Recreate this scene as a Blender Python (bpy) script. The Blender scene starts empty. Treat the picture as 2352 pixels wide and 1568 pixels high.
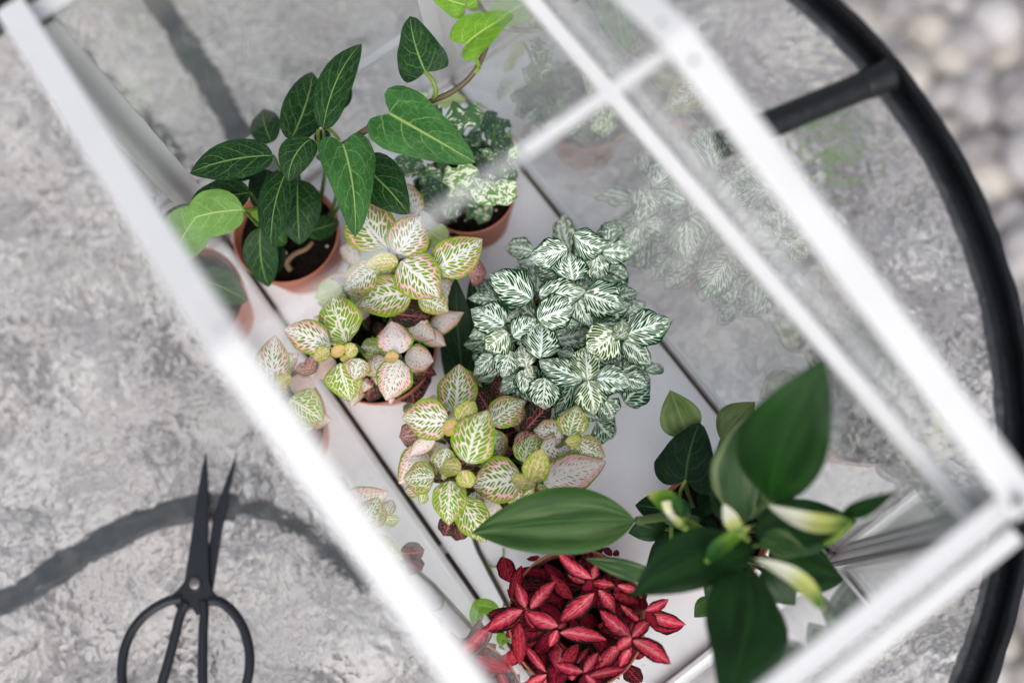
import bpy, bmesh, math, random
import numpy as np
from mathutils import Vector, Matrix, Euler, noise
random.seed(7)
S = bpy.context.scene
COL = S.collection

# ------------------------------------------------------------------ camera
cam_d = bpy.data.cameras.new('camera')
cam = bpy.data.objects.new('camera', cam_d); COL.objects.link(cam)
cam.location = (-0.05573, -0.13738, 0.66169)
cam.rotation_euler = (0.25661, 0.05422, -0.63035)
cam_d.lens = 37.26; cam_d.sensor_width = 36.0; cam_d.sensor_fit = 'HORIZONTAL'
cam_d.clip_start = 0.01; cam_d.clip_end = 60
cam_d.dof.use_dof = True
cam_d.dof.focus_distance = 0.590
cam_d.dof.aperture_fstop = 2.3
cam_d.dof.aperture_blades = 0
S.camera = cam

# ------------------------------------------------------------------ world, sun, exposure
w = bpy.data.worlds.new('World'); S.world = w; w.use_nodes = True
nt = w.node_tree; nt.nodes.clear()
sky = nt.nodes.new('ShaderNodeTexSky'); sky.sky_type = 'NISHITA'; sky.sun_disc = False
SUN_EL, SUN_AZ = math.radians(46), math.radians(-140)
sky.sun_elevation = SUN_EL; sky.sun_rotation = SUN_AZ
sky.air_density = 1.0; sky.dust_density = 4.0; sky.ozone_density = 1.0
hs = nt.nodes.new('ShaderNodeHueSaturation'); hs.inputs['Saturation'].default_value = 0.36
bg = nt.nodes.new('ShaderNodeBackground'); bg.inputs['Strength'].default_value = 0.15
wo = nt.nodes.new('ShaderNodeOutputWorld')
nt.links.new(sky.outputs[0], hs.inputs['Color']); nt.links.new(hs.outputs[0], bg.inputs['Color'])
nt.links.new(bg.outputs[0], wo.inputs['Surface'])
sd = bpy.data.lights.new('sun', 'SUN'); sd.energy = 0.7; sd.angle = math.radians(60); sd.color = (1.0, 0.985, 0.97)
sun = bpy.data.objects.new('sun', sd); COL.objects.link(sun)
sdir = Vector((math.sin(SUN_AZ) * math.cos(SUN_EL), math.cos(SUN_AZ) * math.cos(SUN_EL), math.sin(SUN_EL)))
sun.rotation_euler = sdir.to_track_quat('Z', 'Y').to_euler()
S.view_settings.view_transform = 'Standard'; S.view_settings.look = 'None'
S.view_settings.gamma = 1.0; S.view_settings.exposure = 0.62; S.view_settings.use_curve_mapping = False
S.render.engine = 'CYCLES'
S.cycles.transparent_max_bounces = 24; S.cycles.max_bounces = 8

# ------------------------------------------------------------------ helpers
K = 0.574219; F = 2434.4
ROT = np.array(cam.rotation_euler.to_matrix())
CAM = np.array(cam.location)
FWD = ROT @ np.array([0, 0, -1.0])

def at(px, py, z):
    """point of the photograph (4096 px wide) -> the place it shows at height z"""
    d = ROT @ np.array([(px * K - 1176) / F, -(py * K - 784) / F, -1.0])
    p = CAM + d * (z - CAM[2]) / d[2]
    return Vector(p)

def mpp(p):
    return float((np.array(p) - CAM) @ FWD) / F * K     # metres per photograph pixel at p

def tag(o, label=None, cat=None, group=None, kind=None):
    if label: o['label'] = label
    if cat: o['category'] = cat
    if group: o['group'] = group
    if kind: o['kind'] = kind
    return o

def empty(name, loc=(0, 0, 0)):
    o = bpy.data.objects.new(name, None); COL.objects.link(o); o.location = loc
    o.empty_display_size = 0.02
    return o

def mesh_obj(name, verts, faces, mat=None, parent=None, smooth=True, uvs=None, offset=None):
    me = bpy.data.meshes.new(name)
    if parent is not None and offset is None:
        off = parent_loc(parent)
    else:
        off = Vector(offset) if offset is not None else Vector((0, 0, 0))
    me.from_pydata([tuple(Vector(v) - off) for v in verts], [], faces)
    if smooth:
        me.polygons.foreach_set('use_smooth', [True] * len(me.polygons))
    if uvs is not None:
        l = me.uv_layers.new(name='UVMap')
        idx = np.zeros(len(me.loops), dtype=np.int32); me.loops.foreach_get('vertex_index', idx)
        l.data.foreach_set('uv', np.asarray(uvs, dtype=np.float32)[idx].ravel())
    me.update()
    if mat: me.materials.append(mat)
    o = bpy.data.objects.new(name, me); COL.objects.link(o)
    if parent is not None: o.parent = parent
    return o

def parent_loc(p):
    l = Vector((0, 0, 0))
    while p is not None:
        l += p.location; p = p.parent
    return l

class MB:
    def __init__(s): s.v = []; s.f = []
    def add(s, v, f):
        n = len(s.v); s.v += [Vector(x) for x in v]; s.f += [tuple(i + n for i in q) for q in f]
    def box(s, lo, hi):
        x0, y0, z0 = lo; x1, y1, z1 = hi
        s.add([(x0, y0, z0), (x1, y0, z0), (x1, y1, z0), (x0, y1, z0), (x0, y0, z1), (x1, y0, z1), (x1, y1, z1), (x0, y1, z1)],
              [(0, 3, 2, 1), (4, 5, 6, 7), (0, 1, 5, 4), (1, 2, 6, 5), (2, 3, 7, 6), (3, 0, 4, 7)])
    def bar(s, a, b, wx, wz, up=(0, 0, 1)):
        """box from a to b, wx wide sideways, wz along up"""
        a = Vector(a); b = Vector(b); d = (b - a).normalized(); up = Vector(up)
        sd = d.cross(up).normalized() * wx / 2; u = sd.normalized().cross(d).normalized() * wz / 2
        s.add([a - sd - u, a + sd - u, a + sd + u, a - sd + u, b - sd - u, b + sd - u, b + sd + u, b - sd + u],
              [(0, 1, 2, 3), (4, 7, 6, 5), (0, 4, 5, 1), (1, 5, 6, 2), (2, 6, 7, 3), (3, 7, 4, 0)])
    def prism(s, poly, z0, z1):
        n = len(poly)
        s.add([(p[0], p[1], z0) for p in poly] + [(p[0], p[1], z1) for p in poly],
              [tuple(range(n - 1, -1, -1)), tuple(range(n, 2 * n))] + [(i, (i + 1) % n, n + (i + 1) % n, n + i) for i in range(n)])
    def build(s, name, mat, parent=None, smooth=False, bevel=0.0):
        o = mesh_obj(name, s.v, s.f, mat, parent, smooth)
        if bevel:
            m = o.modifiers.new('bevel', 'BEVEL'); m.width = bevel; m.segments = 2; m.limit_method = 'ANGLE'
        return o

def smooth_path(pts, n=6):
    pts = [Vector(p) for p in pts]; out = []
    for i in range(len(pts) - 1):
        p0 = pts[max(i - 1, 0)]; p1 = pts[i]; p2 = pts[i + 1]; p3 = pts[min(i + 2, len(pts) - 1)]
        for k in range(n):
            t = k / n
            out.append(0.5 * ((2 * p1) + (p2 - p0) * t + (2 * p0 - 5 * p1 + 4 * p2 - p3) * t * t + (3 * p1 - p0 - 3 * p2 + p3) * t ** 3))
    out.append(pts[-1]); return out

def tube(name, pts, r, mat, parent=None, seg=8, r1=None, n=6, flat=1.0):
    P = smooth_path(pts, n) if n > 1 else [Vector(p) for p in pts]
    vs = []; fs = []
    ref = Vector((0, 0, 1))
    for i, p in enumerate(P):
        d = (P[min(i + 1, len(P) - 1)] - P[max(i - 1, 0)]).normalized()
        rf = ref if abs(d.z) < 0.95 else Vector((1, 0, 0))
        a = d.cross(rf).normalized(); b = a.cross(d).normalized()
        rr = r + ((r1 if r1 is not None else r) - r) * i / (len(P) - 1)
        for k in range(seg):
            t = 2 * math.pi * k / seg
            vs.append(p + a * math.cos(t) * rr + b * math.sin(t) * rr * flat)
    for i in range(len(P) - 1):
        for k in range(seg):
            fs.append((i * seg + k, i * seg + (k + 1) % seg, (i + 1) * seg + (k + 1) % seg, (i + 1) * seg + k))
    fs.append(tuple(range(seg - 1, -1, -1))); fs.append(tuple((len(P) - 1) * seg + k for k in range(seg)))
    return mesh_obj(name, vs, fs, mat, parent)

def lathe(name, prof, center, mat, parent=None, seg=64, closed=False):
    vs = []; fs = []; n = len(prof)
    for k in range(seg):
        t = 2 * math.pi * k / seg
        for r, z in prof: vs.append((center[0] + r * math.cos(t), center[1] + r * math.sin(t), center[2] + z))
    m = n if closed else n - 1
    for k in range(seg):
        k2 = (k + 1) % seg
        for i in range(m):
            j = (i + 1) % n
            fs.append((k * n + i, k2 * n + i, k2 * n + j, k * n + j))
    return mesh_obj(name, vs, fs, mat, parent)

# ------------------------------------------------------------------ materials
class NT:
    def __init__(s, name):
        s.m = bpy.data.materials.new(name); s.m.use_nodes = True
        s.t = s.m.node_tree; s.t.nodes.clear()
        s.out = s.t.nodes.new('ShaderNodeOutputMaterial')
    def n(s, typ, **kw):
        x = s.t.nodes.new(typ)
        for k, v in kw.items(): setattr(x, k, v)
        return x
    def l(s, a, b): s.t.links.new(a, b)
    def val(s, sock, v):
        if isinstance(v, (int, float)): sock.default_value = v
        elif isinstance(v, (tuple, list)):
            sock.default_value = (*v, 1.0) if len(v) == 3 and len(sock.default_value) == 4 else v
        else: s.l(v, sock)
    def math(s, op, a, b=0.0, c=None, clamp=False):
        x = s.n('ShaderNodeMath', operation=op); x.use_clamp = clamp
        s.val(x.inputs[0], a); s.val(x.inputs[1], b)
        if c is not None: s.val(x.inputs[2], c)
        return x.outputs[0]
    def sstep(s, x, a, b, lo=0.0, hi=1.0):
        m = s.n('ShaderNodeMapRange', interpolation_type='SMOOTHSTEP')
        s.val(m.inputs[0], x); s.val(m.inputs[1], a); s.val(m.inputs[2], b); s.val(m.inputs[3], lo); s.val(m.inputs[4], hi)
        return m.outputs[0]
    def mix(s, f, a, b):
        m = s.n('ShaderNodeMix', data_type='RGBA')
        s.val(m.inputs[0], f); s.val(m.inputs[6], a); s.val(m.inputs[7], b)
        return m.outputs[2]
    def noise(s, vec, scale, detail=3.0, rough=0.55, w4=None):
        x = s.n('ShaderNodeTexNoise')
        if vec is not None: s.l(vec, x.inputs['Vector'])
        x.inputs['Scale'].default_value = scale; x.inputs['Detail'].default_value = detail; x.inputs['Roughness'].default_value = rough
        return x.outputs['Fac']
    def principled(s, color, rough=0.5, spec=0.5, normal=None, metal=0.0):
        p = s.n('ShaderNodeBsdfPrincipled')
        s.val(p.inputs['Base Color'], color); s.val(p.inputs['Roughness'], rough)
        s.val(p.inputs['Specular IOR Level'], spec); s.val(p.inputs['Metallic'], metal)
        if normal is not None: s.l(normal, p.inputs['Normal'])
        return p.outputs[0]
    def bump(s, h, strength=0.3, dist=0.001):
        b = s.n('ShaderNodeBump'); s.val(b.inputs['Strength'], strength); b.inputs['Distance'].default_value = dist
        s.l(h, b.inputs['Height']); return b.outputs[0]
    def done(s, sh):
        s.l(sh, s.out.inputs['Surface']); return s.m

def obj_rand(n):
    return n.n('ShaderNodeObjectInfo').outputs['Random']

def mat_simple(name, col, rough=0.5, spec=0.5, metal=0.0, var=0.0, vscale=30, bump=0.0, bscale=200, bdist=0.0005):
    n = NT(name); g = n.n('ShaderNodeTexCoord').outputs['Object']
    c = col
    if var:
        f = n.noise(g, vscale, 4)
        c = n.mix(f, tuple(x * (1 - var) for x in col), tuple(min(1, x * (1 + var)) for x in col))
    nm = n.bump(n.noise(g, bscale, 3), bump, bdist) if bump else None
    return n.done(n.principled(c, rough, spec, nm, metal))

def mat_white_metal(name='white_painted_metal', base=(0.60, 0.60, 0.605)):
    n = NT(name); g = n.n('ShaderNodeNewGeometry').outputs['Position']
    f = n.noise(g, 25, 5); sp = n.noise(g, 260, 2)
    c = n.mix(n.sstep(f, 0.45, 0.75), base, tuple(x * 0.93 for x in base))
    spots = n.sstep(sp, 0.69, 0.73)
    c = n.mix(n.math('MULTIPLY', spots, 0.35), c, (0.35, 0.30, 0.26))
    dirt = n.math('MULTIPLY', n.sstep(n.noise(g, 14, 6, 0.7), 0.56, 0.74), 0.22)
    c = n.mix(dirt, c, (0.42, 0.38, 0.34))
    return n.done(n.principled(c, n.sstep(f, 0.3, 0.7, 0.32, 0.48), 0.5, n.bump(n.noise(g, 120, 2), 0.06, 0.001)))

def mat_glass():
    n = NT('window_glass')
    geo = n.n('ShaderNodeNewGeometry')
    d = n.n('ShaderNodeVectorMath', operation='DOT_PRODUCT')
    n.l(geo.outputs['Normal'], d.inputs[0]); n.l(geo.outputs['Incoming'], d.inputs[1])
    c = n.math('ABSOLUTE', d.outputs['Value'])
    r = n.math('MULTIPLY_ADD', n.math('POWER', n.math('SUBTRACT', 1.0, c), 4.7), 0.945, 0.055)
    tr = n.n('ShaderNodeBsdfTransparent'); tr.inputs[0].default_value = (0.975, 0.985, 0.98, 1)
    gl = n.n('ShaderNodeBsdfGlossy'); gl.inputs['Roughness'].default_value = 0.0; gl.inputs['Color'].default_value = (1, 1, 1, 1)
    m = n.n('ShaderNodeMixShader'); n.l(r, m.inputs[0]); n.l(tr.outputs[0], m.inputs[1]); n.l(gl.outputs[0], m.inputs[2])
    df = n.n('ShaderNodeBsdfDiffuse'); df.inputs[0].default_value = (0.8, 0.8, 0.8, 1)
    pos = geo.outputs['Position']
    dust = n.math('ADD', n.sstep(n.noise(pos, 30, 6, 0.7), 0.30, 0.75, 0.025, 0.060),
                  n.math('MULTIPLY', n.sstep(n.noise(pos, 900, 2), 0.68, 0.76), 0.10))
    m2 = n.n('ShaderNodeMixShader'); n.l(dust, m2.inputs[0]); n.l(m.outputs[0], m2.inputs[1]); n.l(df.outputs[0], m2.inputs[2])
    return n.done(m2.outputs[0])

def mat_clear_plastic(name, alpha, col=(0.8, 0.8, 0.8)):
    n = NT(name)
    tr = n.n('ShaderNodeBsdfTransparent')
    p = n.n('ShaderNodeBsdfPrincipled'); p.inputs['Base Color'].default_value = (*col, 1); p.inputs['Roughness'].default_value = 0.25
    m = n.n('ShaderNodeMixShader'); m.inputs[0].default_value = alpha
    n.l(tr.outputs[0], m.inputs[1]); n.l(p.outputs[0], m.inputs[2])
    return n.done(m.outputs[0])

def leaf_finish(n, col, rough, spec, normal, transl=0.12):
    p = n.principled(col, rough, spec, normal)
    if transl <= 0: return n.done(p)
    t = n.n('ShaderNodeBsdfTranslucent'); n.val(t.inputs['Color'], col)
    m = n.n('ShaderNodeMixShader'); m.inputs[0].default_value = transl
    n.l(p, m.inputs[1]); n.l(t.outputs[0], m.inputs[2])
    return n.done(m.outputs[0])

def leaf_uv(n):
    uv = n.n('ShaderNodeUVMap').outputs[0]
    sp = n.n('ShaderNodeSeparateXYZ'); n.l(uv, sp.inputs[0])
    u = sp.outputs[0]; v = n.math('MULTIPLY_ADD', sp.outputs[1], 2.0, -1.0)
    s = n.math('ABSOLUTE', v)
    rnd = obj_rand(n)
    return u, v, s, rnd

def mat_net(name, patch, vein_c, vein_e, edge, nx=9.0, ny=2.2, t0=0.10, t1=0.22, edge_w=0.87, slant=0.4, jag=0.10, soft=0.035, patch2=None, edge_mix=1.0, spec=0.10, gr=(0.4, 1.1), bmp=0.45):
    """leaf with a net of pale veins around dark islands and a plain margin"""
    n = NT(name); u, v, s, rnd = leaf_uv(n)
    x = n.math('MULTIPLY', n.math('SUBTRACT', u, n.math('MULTIPLY', s, slant)), nx)
    y = n.math('MULTIPLY', v, ny)
    cx = n.n('ShaderNodeCombineXYZ'); n.l(x, cx.inputs[0]); n.l(y, cx.inputs[1]); n.l(n.math('MULTIPLY', rnd, 37.0), cx.inputs[2])
    wob = n.n('ShaderNodeTexNoise'); wob.inputs['Scale'].default_value = 1.3; wob.inputs['Detail'].default_value = 2; n.l(cx.outputs[0], wob.inputs['Vector'])
    wv = n.n('ShaderNodeVectorMath', operation='MULTIPLY_ADD'); n.l(wob.outputs['Color'], wv.inputs[0]); wv.inputs[1].default_value = (0.55, 0.35, 0); n.l(cx.outputs[0], wv.inputs[2])
    vo = n.n('ShaderNodeTexVoronoi', feature='DISTANCE_TO_EDGE'); vo.voronoi_dimensions = '2D'; vo.inputs['Scale'].default_value = 1.0
    vo.inputs['Randomness'].default_value = 0.8
    # per-leaf shift so that no two leaves share a net
    sh = n.n('ShaderNodeVectorMath', operation='ADD'); n.l(wv.outputs[0], sh.inputs[0])
    c2 = n.n('ShaderNodeCombineXYZ'); n.l(n.math('MULTIPLY', rnd, 91.0), c2.inputs[0]); n.l(n.math('MULTIPLY', rnd, 57.0), c2.inputs[1]); n.l(c2.outputs[0], sh.inputs[1])
    n.l(sh.outputs[0], vo.inputs['Vector'])
    d = vo.outputs['Distance']
    r2 = n.math('FRACT', n.math('MULTIPLY', rnd, 17.3))
    thick = n.math('MULTIPLY_ADD', r2, t1 - t0, t0)
    thick = n.math('ADD', thick, n.math('MULTIPLY', n.math('SUBTRACT', 0.5, s), 0.05))
    m = n.sstep(n.math('SUBTRACT', d, thick), -soft, soft)
    mid = n.sstep(n.math('ADD', s, n.math('MULTIPLY', u, 0.05)), 0.04, 0.11)
    m = n.math('MULTIPLY', m, mid)
    grad = n.sstep(n.math('ADD', s, n.math('MULTIPLY', u, 0.35)), gr[0], gr[1])
    vein = n.mix(grad, vein_c, vein_e)
    pc = patch if patch2 is None else n.mix(r2, patch, patch2)
    col = n.mix(m, vein, pc)
    e = n.math('ADD', s, n.math('MULTIPLY', n.math('SUBTRACT', wob.outputs['Fac'], 0.5), jag))
    e = n.math('ADD', e, n.math('MULTIPLY', n.math('SUBTRACT', n.sstep(d, 0.0, 0.3), 0.5), jag))
    em = n.sstep(e, edge_w - 0.03, edge_w + 0.03)
    ec = edge if patch2 is None else n.mix(r2, edge, tuple(0.5 * (a + b) for a, b in zip(edge, patch2)))
    col = n.mix(n.math('MULTIPLY', em, edge_mix), col, ec)
    hgt = n.math('MINIMUM', d, 0.35)
    return leaf_finish(n, col, 0.5, spec, n.bump(hgt, bmp, 0.0014), 0.05)

def mat_green(name, c1, c2, vein, nveins=5.5, slant=0.35, vw=0.03, rough=0.3, spec=0.3, bump=0.25, midw=0.035, vstr=0.8, streak=0.0, streak_c=(0.3, 0.35, 0.15), transl=0.08):
    n = NT(name); u, v, s, rnd = leaf_uv(n)
    cx = n.n('ShaderNodeCombineXYZ'); n.l(u, cx.inputs[0]); n.l(n.math('MULTIPLY', v, 0.5), cx.inputs[1]); n.l(n.math('MULTIPLY', rnd, 40.0), cx.inputs[2])
    nz = n.noise(cx.outputs[0], 3.0, 4); nf = n.noise(cx.outputs[0], 26.0, 3)
    col = n.mix(n.sstep(nz, 0.35, 0.68), c1, c2)
    col = n.mix(n.math('MULTIPLY', nf, 0.25), col, tuple(0.6 * x for x in c1))
    if streak:
        st = n.noise(None, 1.0, 3)
        k = n.n('ShaderNodeCombineXYZ'); n.l(n.math('MULTIPLY', n.math('SUBTRACT', u, n.math('MULTIPLY', s, slant)), 7.0), k.inputs[0]); n.l(n.math('MULTIPLY', v, 1.1), k.inputs[1]); n.l(n.math('MULTIPLY', rnd, 23.0), k.inputs[2])
        stn = n.n('ShaderNodeTexNoise'); stn.inputs['Scale'].default_value = 1.0; n.l(k.outputs[0], stn.inputs['Vector'])
        col = n.mix(n.math('MULTIPLY', n.sstep(stn.outputs['Fac'], 0.55, 0.72), streak), col, streak_c)
    side = n.math('MULTIPLY', n.math('SIGN', v), 0.13)
    bend = n.math('MULTIPLY', n.math('POWER', s, 1.3), slant)
    ph = n.math('ADD', n.math('MULTIPLY', n.math('SUBTRACT', u, bend), nveins), n.math('ADD', side, rnd))
    ph = n.math('ADD', ph, n.math('MULTIPLY', n.math('SUBTRACT', nz, 0.5), 0.9))
    tri = n.math('ABSOLUTE', n.math('SUBTRACT', n.math('FRACT', ph), 0.5))
    vm = n.sstep(tri, vw * 1.6, vw * 0.4)
    vm = n.math('MULTIPLY', vm, n.sstep(s, 1.0, 0.55, 0.0, 0.55))
    vo = n.n('ShaderNodeTexVoronoi', feature='DISTANCE_TO_EDGE'); vo.inputs['Scale'].default_value = 9.0; n.l(cx.outputs[0], vo.inputs['Vector'])
    net = n.math('MULTIPLY', n.sstep(vo.outputs['Distance'], 0.05, 0.01), 0.22)
    mm = n.sstep(s, midw * 1.5, midw * 0.6)
    allv = n.math('MAXIMUM', n.math('MAXIMUM', vm, mm), net)
    col = n.mix(n.math('MULTIPLY', allv, vstr), col, vein)
    h = n.math('SUBTRACT', n.math('MULTIPLY', n.noise(cx.outputs[0], 22, 3), 0.8), n.math('MAXIMUM', vm, mm))
    return leaf_finish(n, col, rough, spec, n.bump(h, bump, 0.0014), transl)

def mat_blotch(name, green, white, thr=0.5, edge=(0.02, 0.06, 0.025), sc=6.0):
    n = NT(name); u, v, s, rnd = leaf_uv(n)
    cx = n.n('ShaderNodeCombineXYZ'); n.l(u, cx.inputs[0]); n.l(n.math('MULTIPLY', v, 0.6), cx.inputs[1]); n.l(n.math('MULTIPLY', rnd, 40.0), cx.inputs[2])
    a = n.noise(cx.outputs[0], sc, 5, 0.7); b = n.noise(cx.outputs[0], 2.0, 2)
    g = n.mix(b, tuple(x * 0.6 for x in green), tuple(min(1, x * 1.7) for x in green))
    col = n.mix(n.sstep(a, thr - 0.03, thr + 0.03), g, white)
    e = n.math('ADD', s, n.math('MULTIPLY', n.math('SUBTRACT', a, 0.5), 0.6))
    col = n.mix(n.math('MULTIPLY', n.sstep(e, 0.88, 0.95), 0.7), col, edge)
    return leaf_finish(n, col, 0.38, 0.45, n.bump(n.noise(cx.outputs[0], 18, 3), 0.3, 0.0012), 0.10)

def mat_ramp_leaf(name, c_base, c_tip, c_alt, rough=0.45, pos=0.5):
    """spathe: colour runs from its green foot to its white end"""
    n = NT(name); u, v, s, rnd = leaf_uv(n)
    cx = n.n('ShaderNodeCombineXYZ'); n.l(n.math('MULTIPLY', u, 2.0), cx.inputs[0]); n.l(n.math('MULTIPLY', v, 3.0), cx.inputs[1]); n.l(n.math('MULTIPLY', rnd, 9.0), cx.inputs[2])
    f = n.noise(cx.outputs[0], 1.2, 3)
    t = n.math('ADD', u, n.math('MULTIPLY', n.math('SUBTRACT', f, 0.5), 0.35))
    c = n.mix(n.sstep(t, pos - 0.35, pos), c_base, c_alt)
    c = n.mix(n.sstep(t, pos, pos + 0.3), c, c_tip)
    return leaf_finish(n, c, rough, 0.2, n.bump(f, 0.2, 0.001), 0.12)

M = {}
M['white'] = mat_white_metal()
M['floor'] = mat_white_metal('white_tray_floor', (0.79, 0.815, 0.85))
M['glass'] = mat_glass()
M['clear'] = mat_clear_plastic('clear_ridge_strip', 0.16)
M['grime'] = mat_simple('dirt_in_groove', (0.085, 0.066, 0.05), 0.8, 0.2, var=0.6, vscale=60)
M['darkgrey'] = mat_simple('dark_gap_and_wire', (0.05, 0.052, 0.058), 0.5, 0.4)
M['beige'] = mat_clear_plastic('beige_corner_film', 0.55, (0.52, 0.47, 0.42))
M['black'] = mat_simple('black_forged_metal', (0.007, 0.008, 0.010), 0.42, 0.28, var=0.5, vscale=40, bump=0.5, bscale=110, bdist=0.002)
M['spoke'] = mat_simple('dark_hammered_metal', (0.020, 0.022, 0.026), 0.5, 0.5, var=0.55, vscale=45, bump=0.6, bscale=90, bdist=0.003)
M['scissor'] = mat_simple('black_coated_steel', (0.008, 0.010, 0.015), 0.45, 0.3, var=0.25, vscale=80)
M['steel'] = mat_simple('worn_steel_screw', (0.20, 0.185, 0.19), 0.4, 0.5, metal=0.8, var=0.5, vscale=300)
M['terracotta'] = mat_simple('terracotta_plastic', (0.44, 0.150, 0.095), 0.55, 0.35, var=0.28, vscale=45, bump=0.08, bscale=300)
M['soil'] = mat_simple('potting_soil', (0.012, 0.008, 0.006), 0.95, 0.1, var=0.8, vscale=220, bump=1.0, bscale=320, bdist=0.004)
M['perlite'] = mat_simple('perlite', (0.55, 0.48, 0.40), 0.8, 0.2, var=0.3)
M['twig'] = mat_simple('dry_twig', (0.30, 0.19, 0.11), 0.8, 0.2, var=0.4, vscale=150)
M['vine'] = mat_simple('woody_vine', (0.10, 0.072, 0.035), 0.5, 0.4, var=0.5, vscale=120)
M['vine_dark'] = mat_simple('dark_vine', (0.055, 0.045, 0.025), 0.5, 0.4, var=0.5, vscale=120)
M['petiole'] = mat_simple('green_petiole', (0.17, 0.27, 0.035), 0.4, 0.4, var=0.3, vscale=150)
M['stem'] = mat_simple('plant_stem', (0.07, 0.12, 0.03), 0.5, 0.4, var=0.3, vscale=150)
M['stem_red'] = mat_simple('dark_red_stem', (0.10, 0.03, 0.02), 0.5, 0.4, var=0.3, vscale=150)

PW = (0.84, 0.77, 0.74); PP = (0.80, 0.30, 0.36)
M['pink'] = mat_net('pink_net_leaf', (0.20, 0.34, 0.02), PW, PP, (0.24, 0.36, 0.025), 12.0, 3.0, 0.12, 0.25, 0.86, patch2=(0.15, 0.25, 0.03), soft=0.05)
M['pinkgreen'] = mat_net('lime_net_leaf', (0.23, 0.40, 0.015), (0.86, 0.80, 0.66), (0.80, 0.38, 0.38), (0.24, 0.41, 0.02), 10.0, 2.7, 0.08, 0.15, 0.86, patch2=(0.15, 0.30, 0.02))
M['pinkpale'] = mat_net('pale_pink_leaf', (0.26, 0.36, 0.10), (0.84, 0.74, 0.70), (0.80, 0.38, 0.42), (0.15, 0.29, 0.02), 14.0, 3.6, 0.24, 0.36, 0.86)
M['yellow'] = mat_net('young_yellow_leaf', (0.30, 0.40, 0.03), (0.78, 0.60, 0.36), (0.74, 0.46, 0.28), (0.25, 0.38, 0.02), 9.0, 2.4, 0.10, 0.16, 0.84)
M['orange'] = mat_net('young_orange_leaf', (0.58, 0.42, 0.11), (0.76, 0.48, 0.28), (0.70, 0.42, 0.18), (0.36, 0.44, 0.02), 12.0, 3.2, 0.12, 0.18, 0.78)
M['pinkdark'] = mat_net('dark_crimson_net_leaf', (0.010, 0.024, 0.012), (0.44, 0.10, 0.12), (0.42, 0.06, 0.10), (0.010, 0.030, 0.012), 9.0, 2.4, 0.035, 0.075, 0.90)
M['pinkmid'] = mat_net('dusky_pink_leaf', (0.08, 0.09, 0.04), (0.60, 0.30, 0.29), (0.58, 0.17, 0.22), (0.04, 0.10, 0.02), 12.0, 3.2, 0.12, 0.22, 0.88)
M['under'] = mat_green('pale_leaf_underside', (0.34, 0.45, 0.14), (0.50, 0.55, 0.28), (0.62, 0.66, 0.40), 7, 0.4, 0.04, 0.5, 0.3, 0.3)
M['pinkunder'] = mat_green('pale_pink_underside', (0.58, 0.40, 0.35), (0.64, 0.47, 0.43), (0.52, 0.34, 0.30), 7, 0.4, 0.03, 0.5, 0.3, 0.3)
WV = (0.86, 0.95, 0.84)
M['wv'] = mat_net('white_feather_leaf', (0.016, 0.088, 0.020), WV, (0.74, 0.87, 0.70), (0.006, 0.044, 0.013), 12.0, 1.9, 0.095, 0.165, 0.75, slant=0.55, jag=0.34, soft=0.04)
M['wvy'] = mat_net('white_feather_young_leaf', (0.075, 0.135, 0.016), (0.82, 0.87, 0.74), (0.74, 0.82, 0.62), (0.025, 0.068, 0.015), 11.0, 1.8, 0.10, 0.17, 0.80, slant=0.5, jag=0.34, soft=0.04)
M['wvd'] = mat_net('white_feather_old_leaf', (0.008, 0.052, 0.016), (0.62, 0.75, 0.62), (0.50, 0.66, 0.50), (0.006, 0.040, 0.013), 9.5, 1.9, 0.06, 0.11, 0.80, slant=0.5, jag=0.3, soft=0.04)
RC = (0.86, 0.25, 0.27)
M['red'] = mat_net('red_leaf', (0.45, 0.012, 0.040), RC, (0.62, 0.028, 0.075), (0.010, 0.010, 0.006), 10.0, 1.7, 0.12, 0.21, 0.68, slant=0.5, jag=0.26, soft=0.10, spec=0.06, gr=(0.05, 0.8), bmp=0.15)
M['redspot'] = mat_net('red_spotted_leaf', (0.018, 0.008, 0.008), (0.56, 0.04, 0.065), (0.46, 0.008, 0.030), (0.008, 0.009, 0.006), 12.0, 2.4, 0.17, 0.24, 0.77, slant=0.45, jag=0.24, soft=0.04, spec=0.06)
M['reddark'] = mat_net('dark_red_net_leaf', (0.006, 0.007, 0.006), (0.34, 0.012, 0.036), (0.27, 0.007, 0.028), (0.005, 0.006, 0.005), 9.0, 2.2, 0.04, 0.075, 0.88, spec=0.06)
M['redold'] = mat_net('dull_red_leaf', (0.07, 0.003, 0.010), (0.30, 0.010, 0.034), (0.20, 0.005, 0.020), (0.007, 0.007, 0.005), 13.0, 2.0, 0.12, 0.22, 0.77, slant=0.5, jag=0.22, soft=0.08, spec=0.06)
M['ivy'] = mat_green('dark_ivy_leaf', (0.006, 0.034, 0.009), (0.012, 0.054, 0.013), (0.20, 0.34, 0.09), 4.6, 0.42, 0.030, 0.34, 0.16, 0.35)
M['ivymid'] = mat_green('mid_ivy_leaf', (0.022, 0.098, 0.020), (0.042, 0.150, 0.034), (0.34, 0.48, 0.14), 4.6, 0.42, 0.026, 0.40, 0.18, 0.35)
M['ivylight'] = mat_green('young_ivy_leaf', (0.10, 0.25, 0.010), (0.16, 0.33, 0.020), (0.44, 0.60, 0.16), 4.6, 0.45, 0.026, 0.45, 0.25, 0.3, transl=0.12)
M['ivypale'] = mat_green('pale_round_ivy_leaf', (0.13, 0.28, 0.05), (0.19, 0.36, 0.085), (0.44, 0.58, 0.22), 4.0, 0.42, 0.03, 0.45, 0.25, 0.3, transl=0.10)
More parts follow.
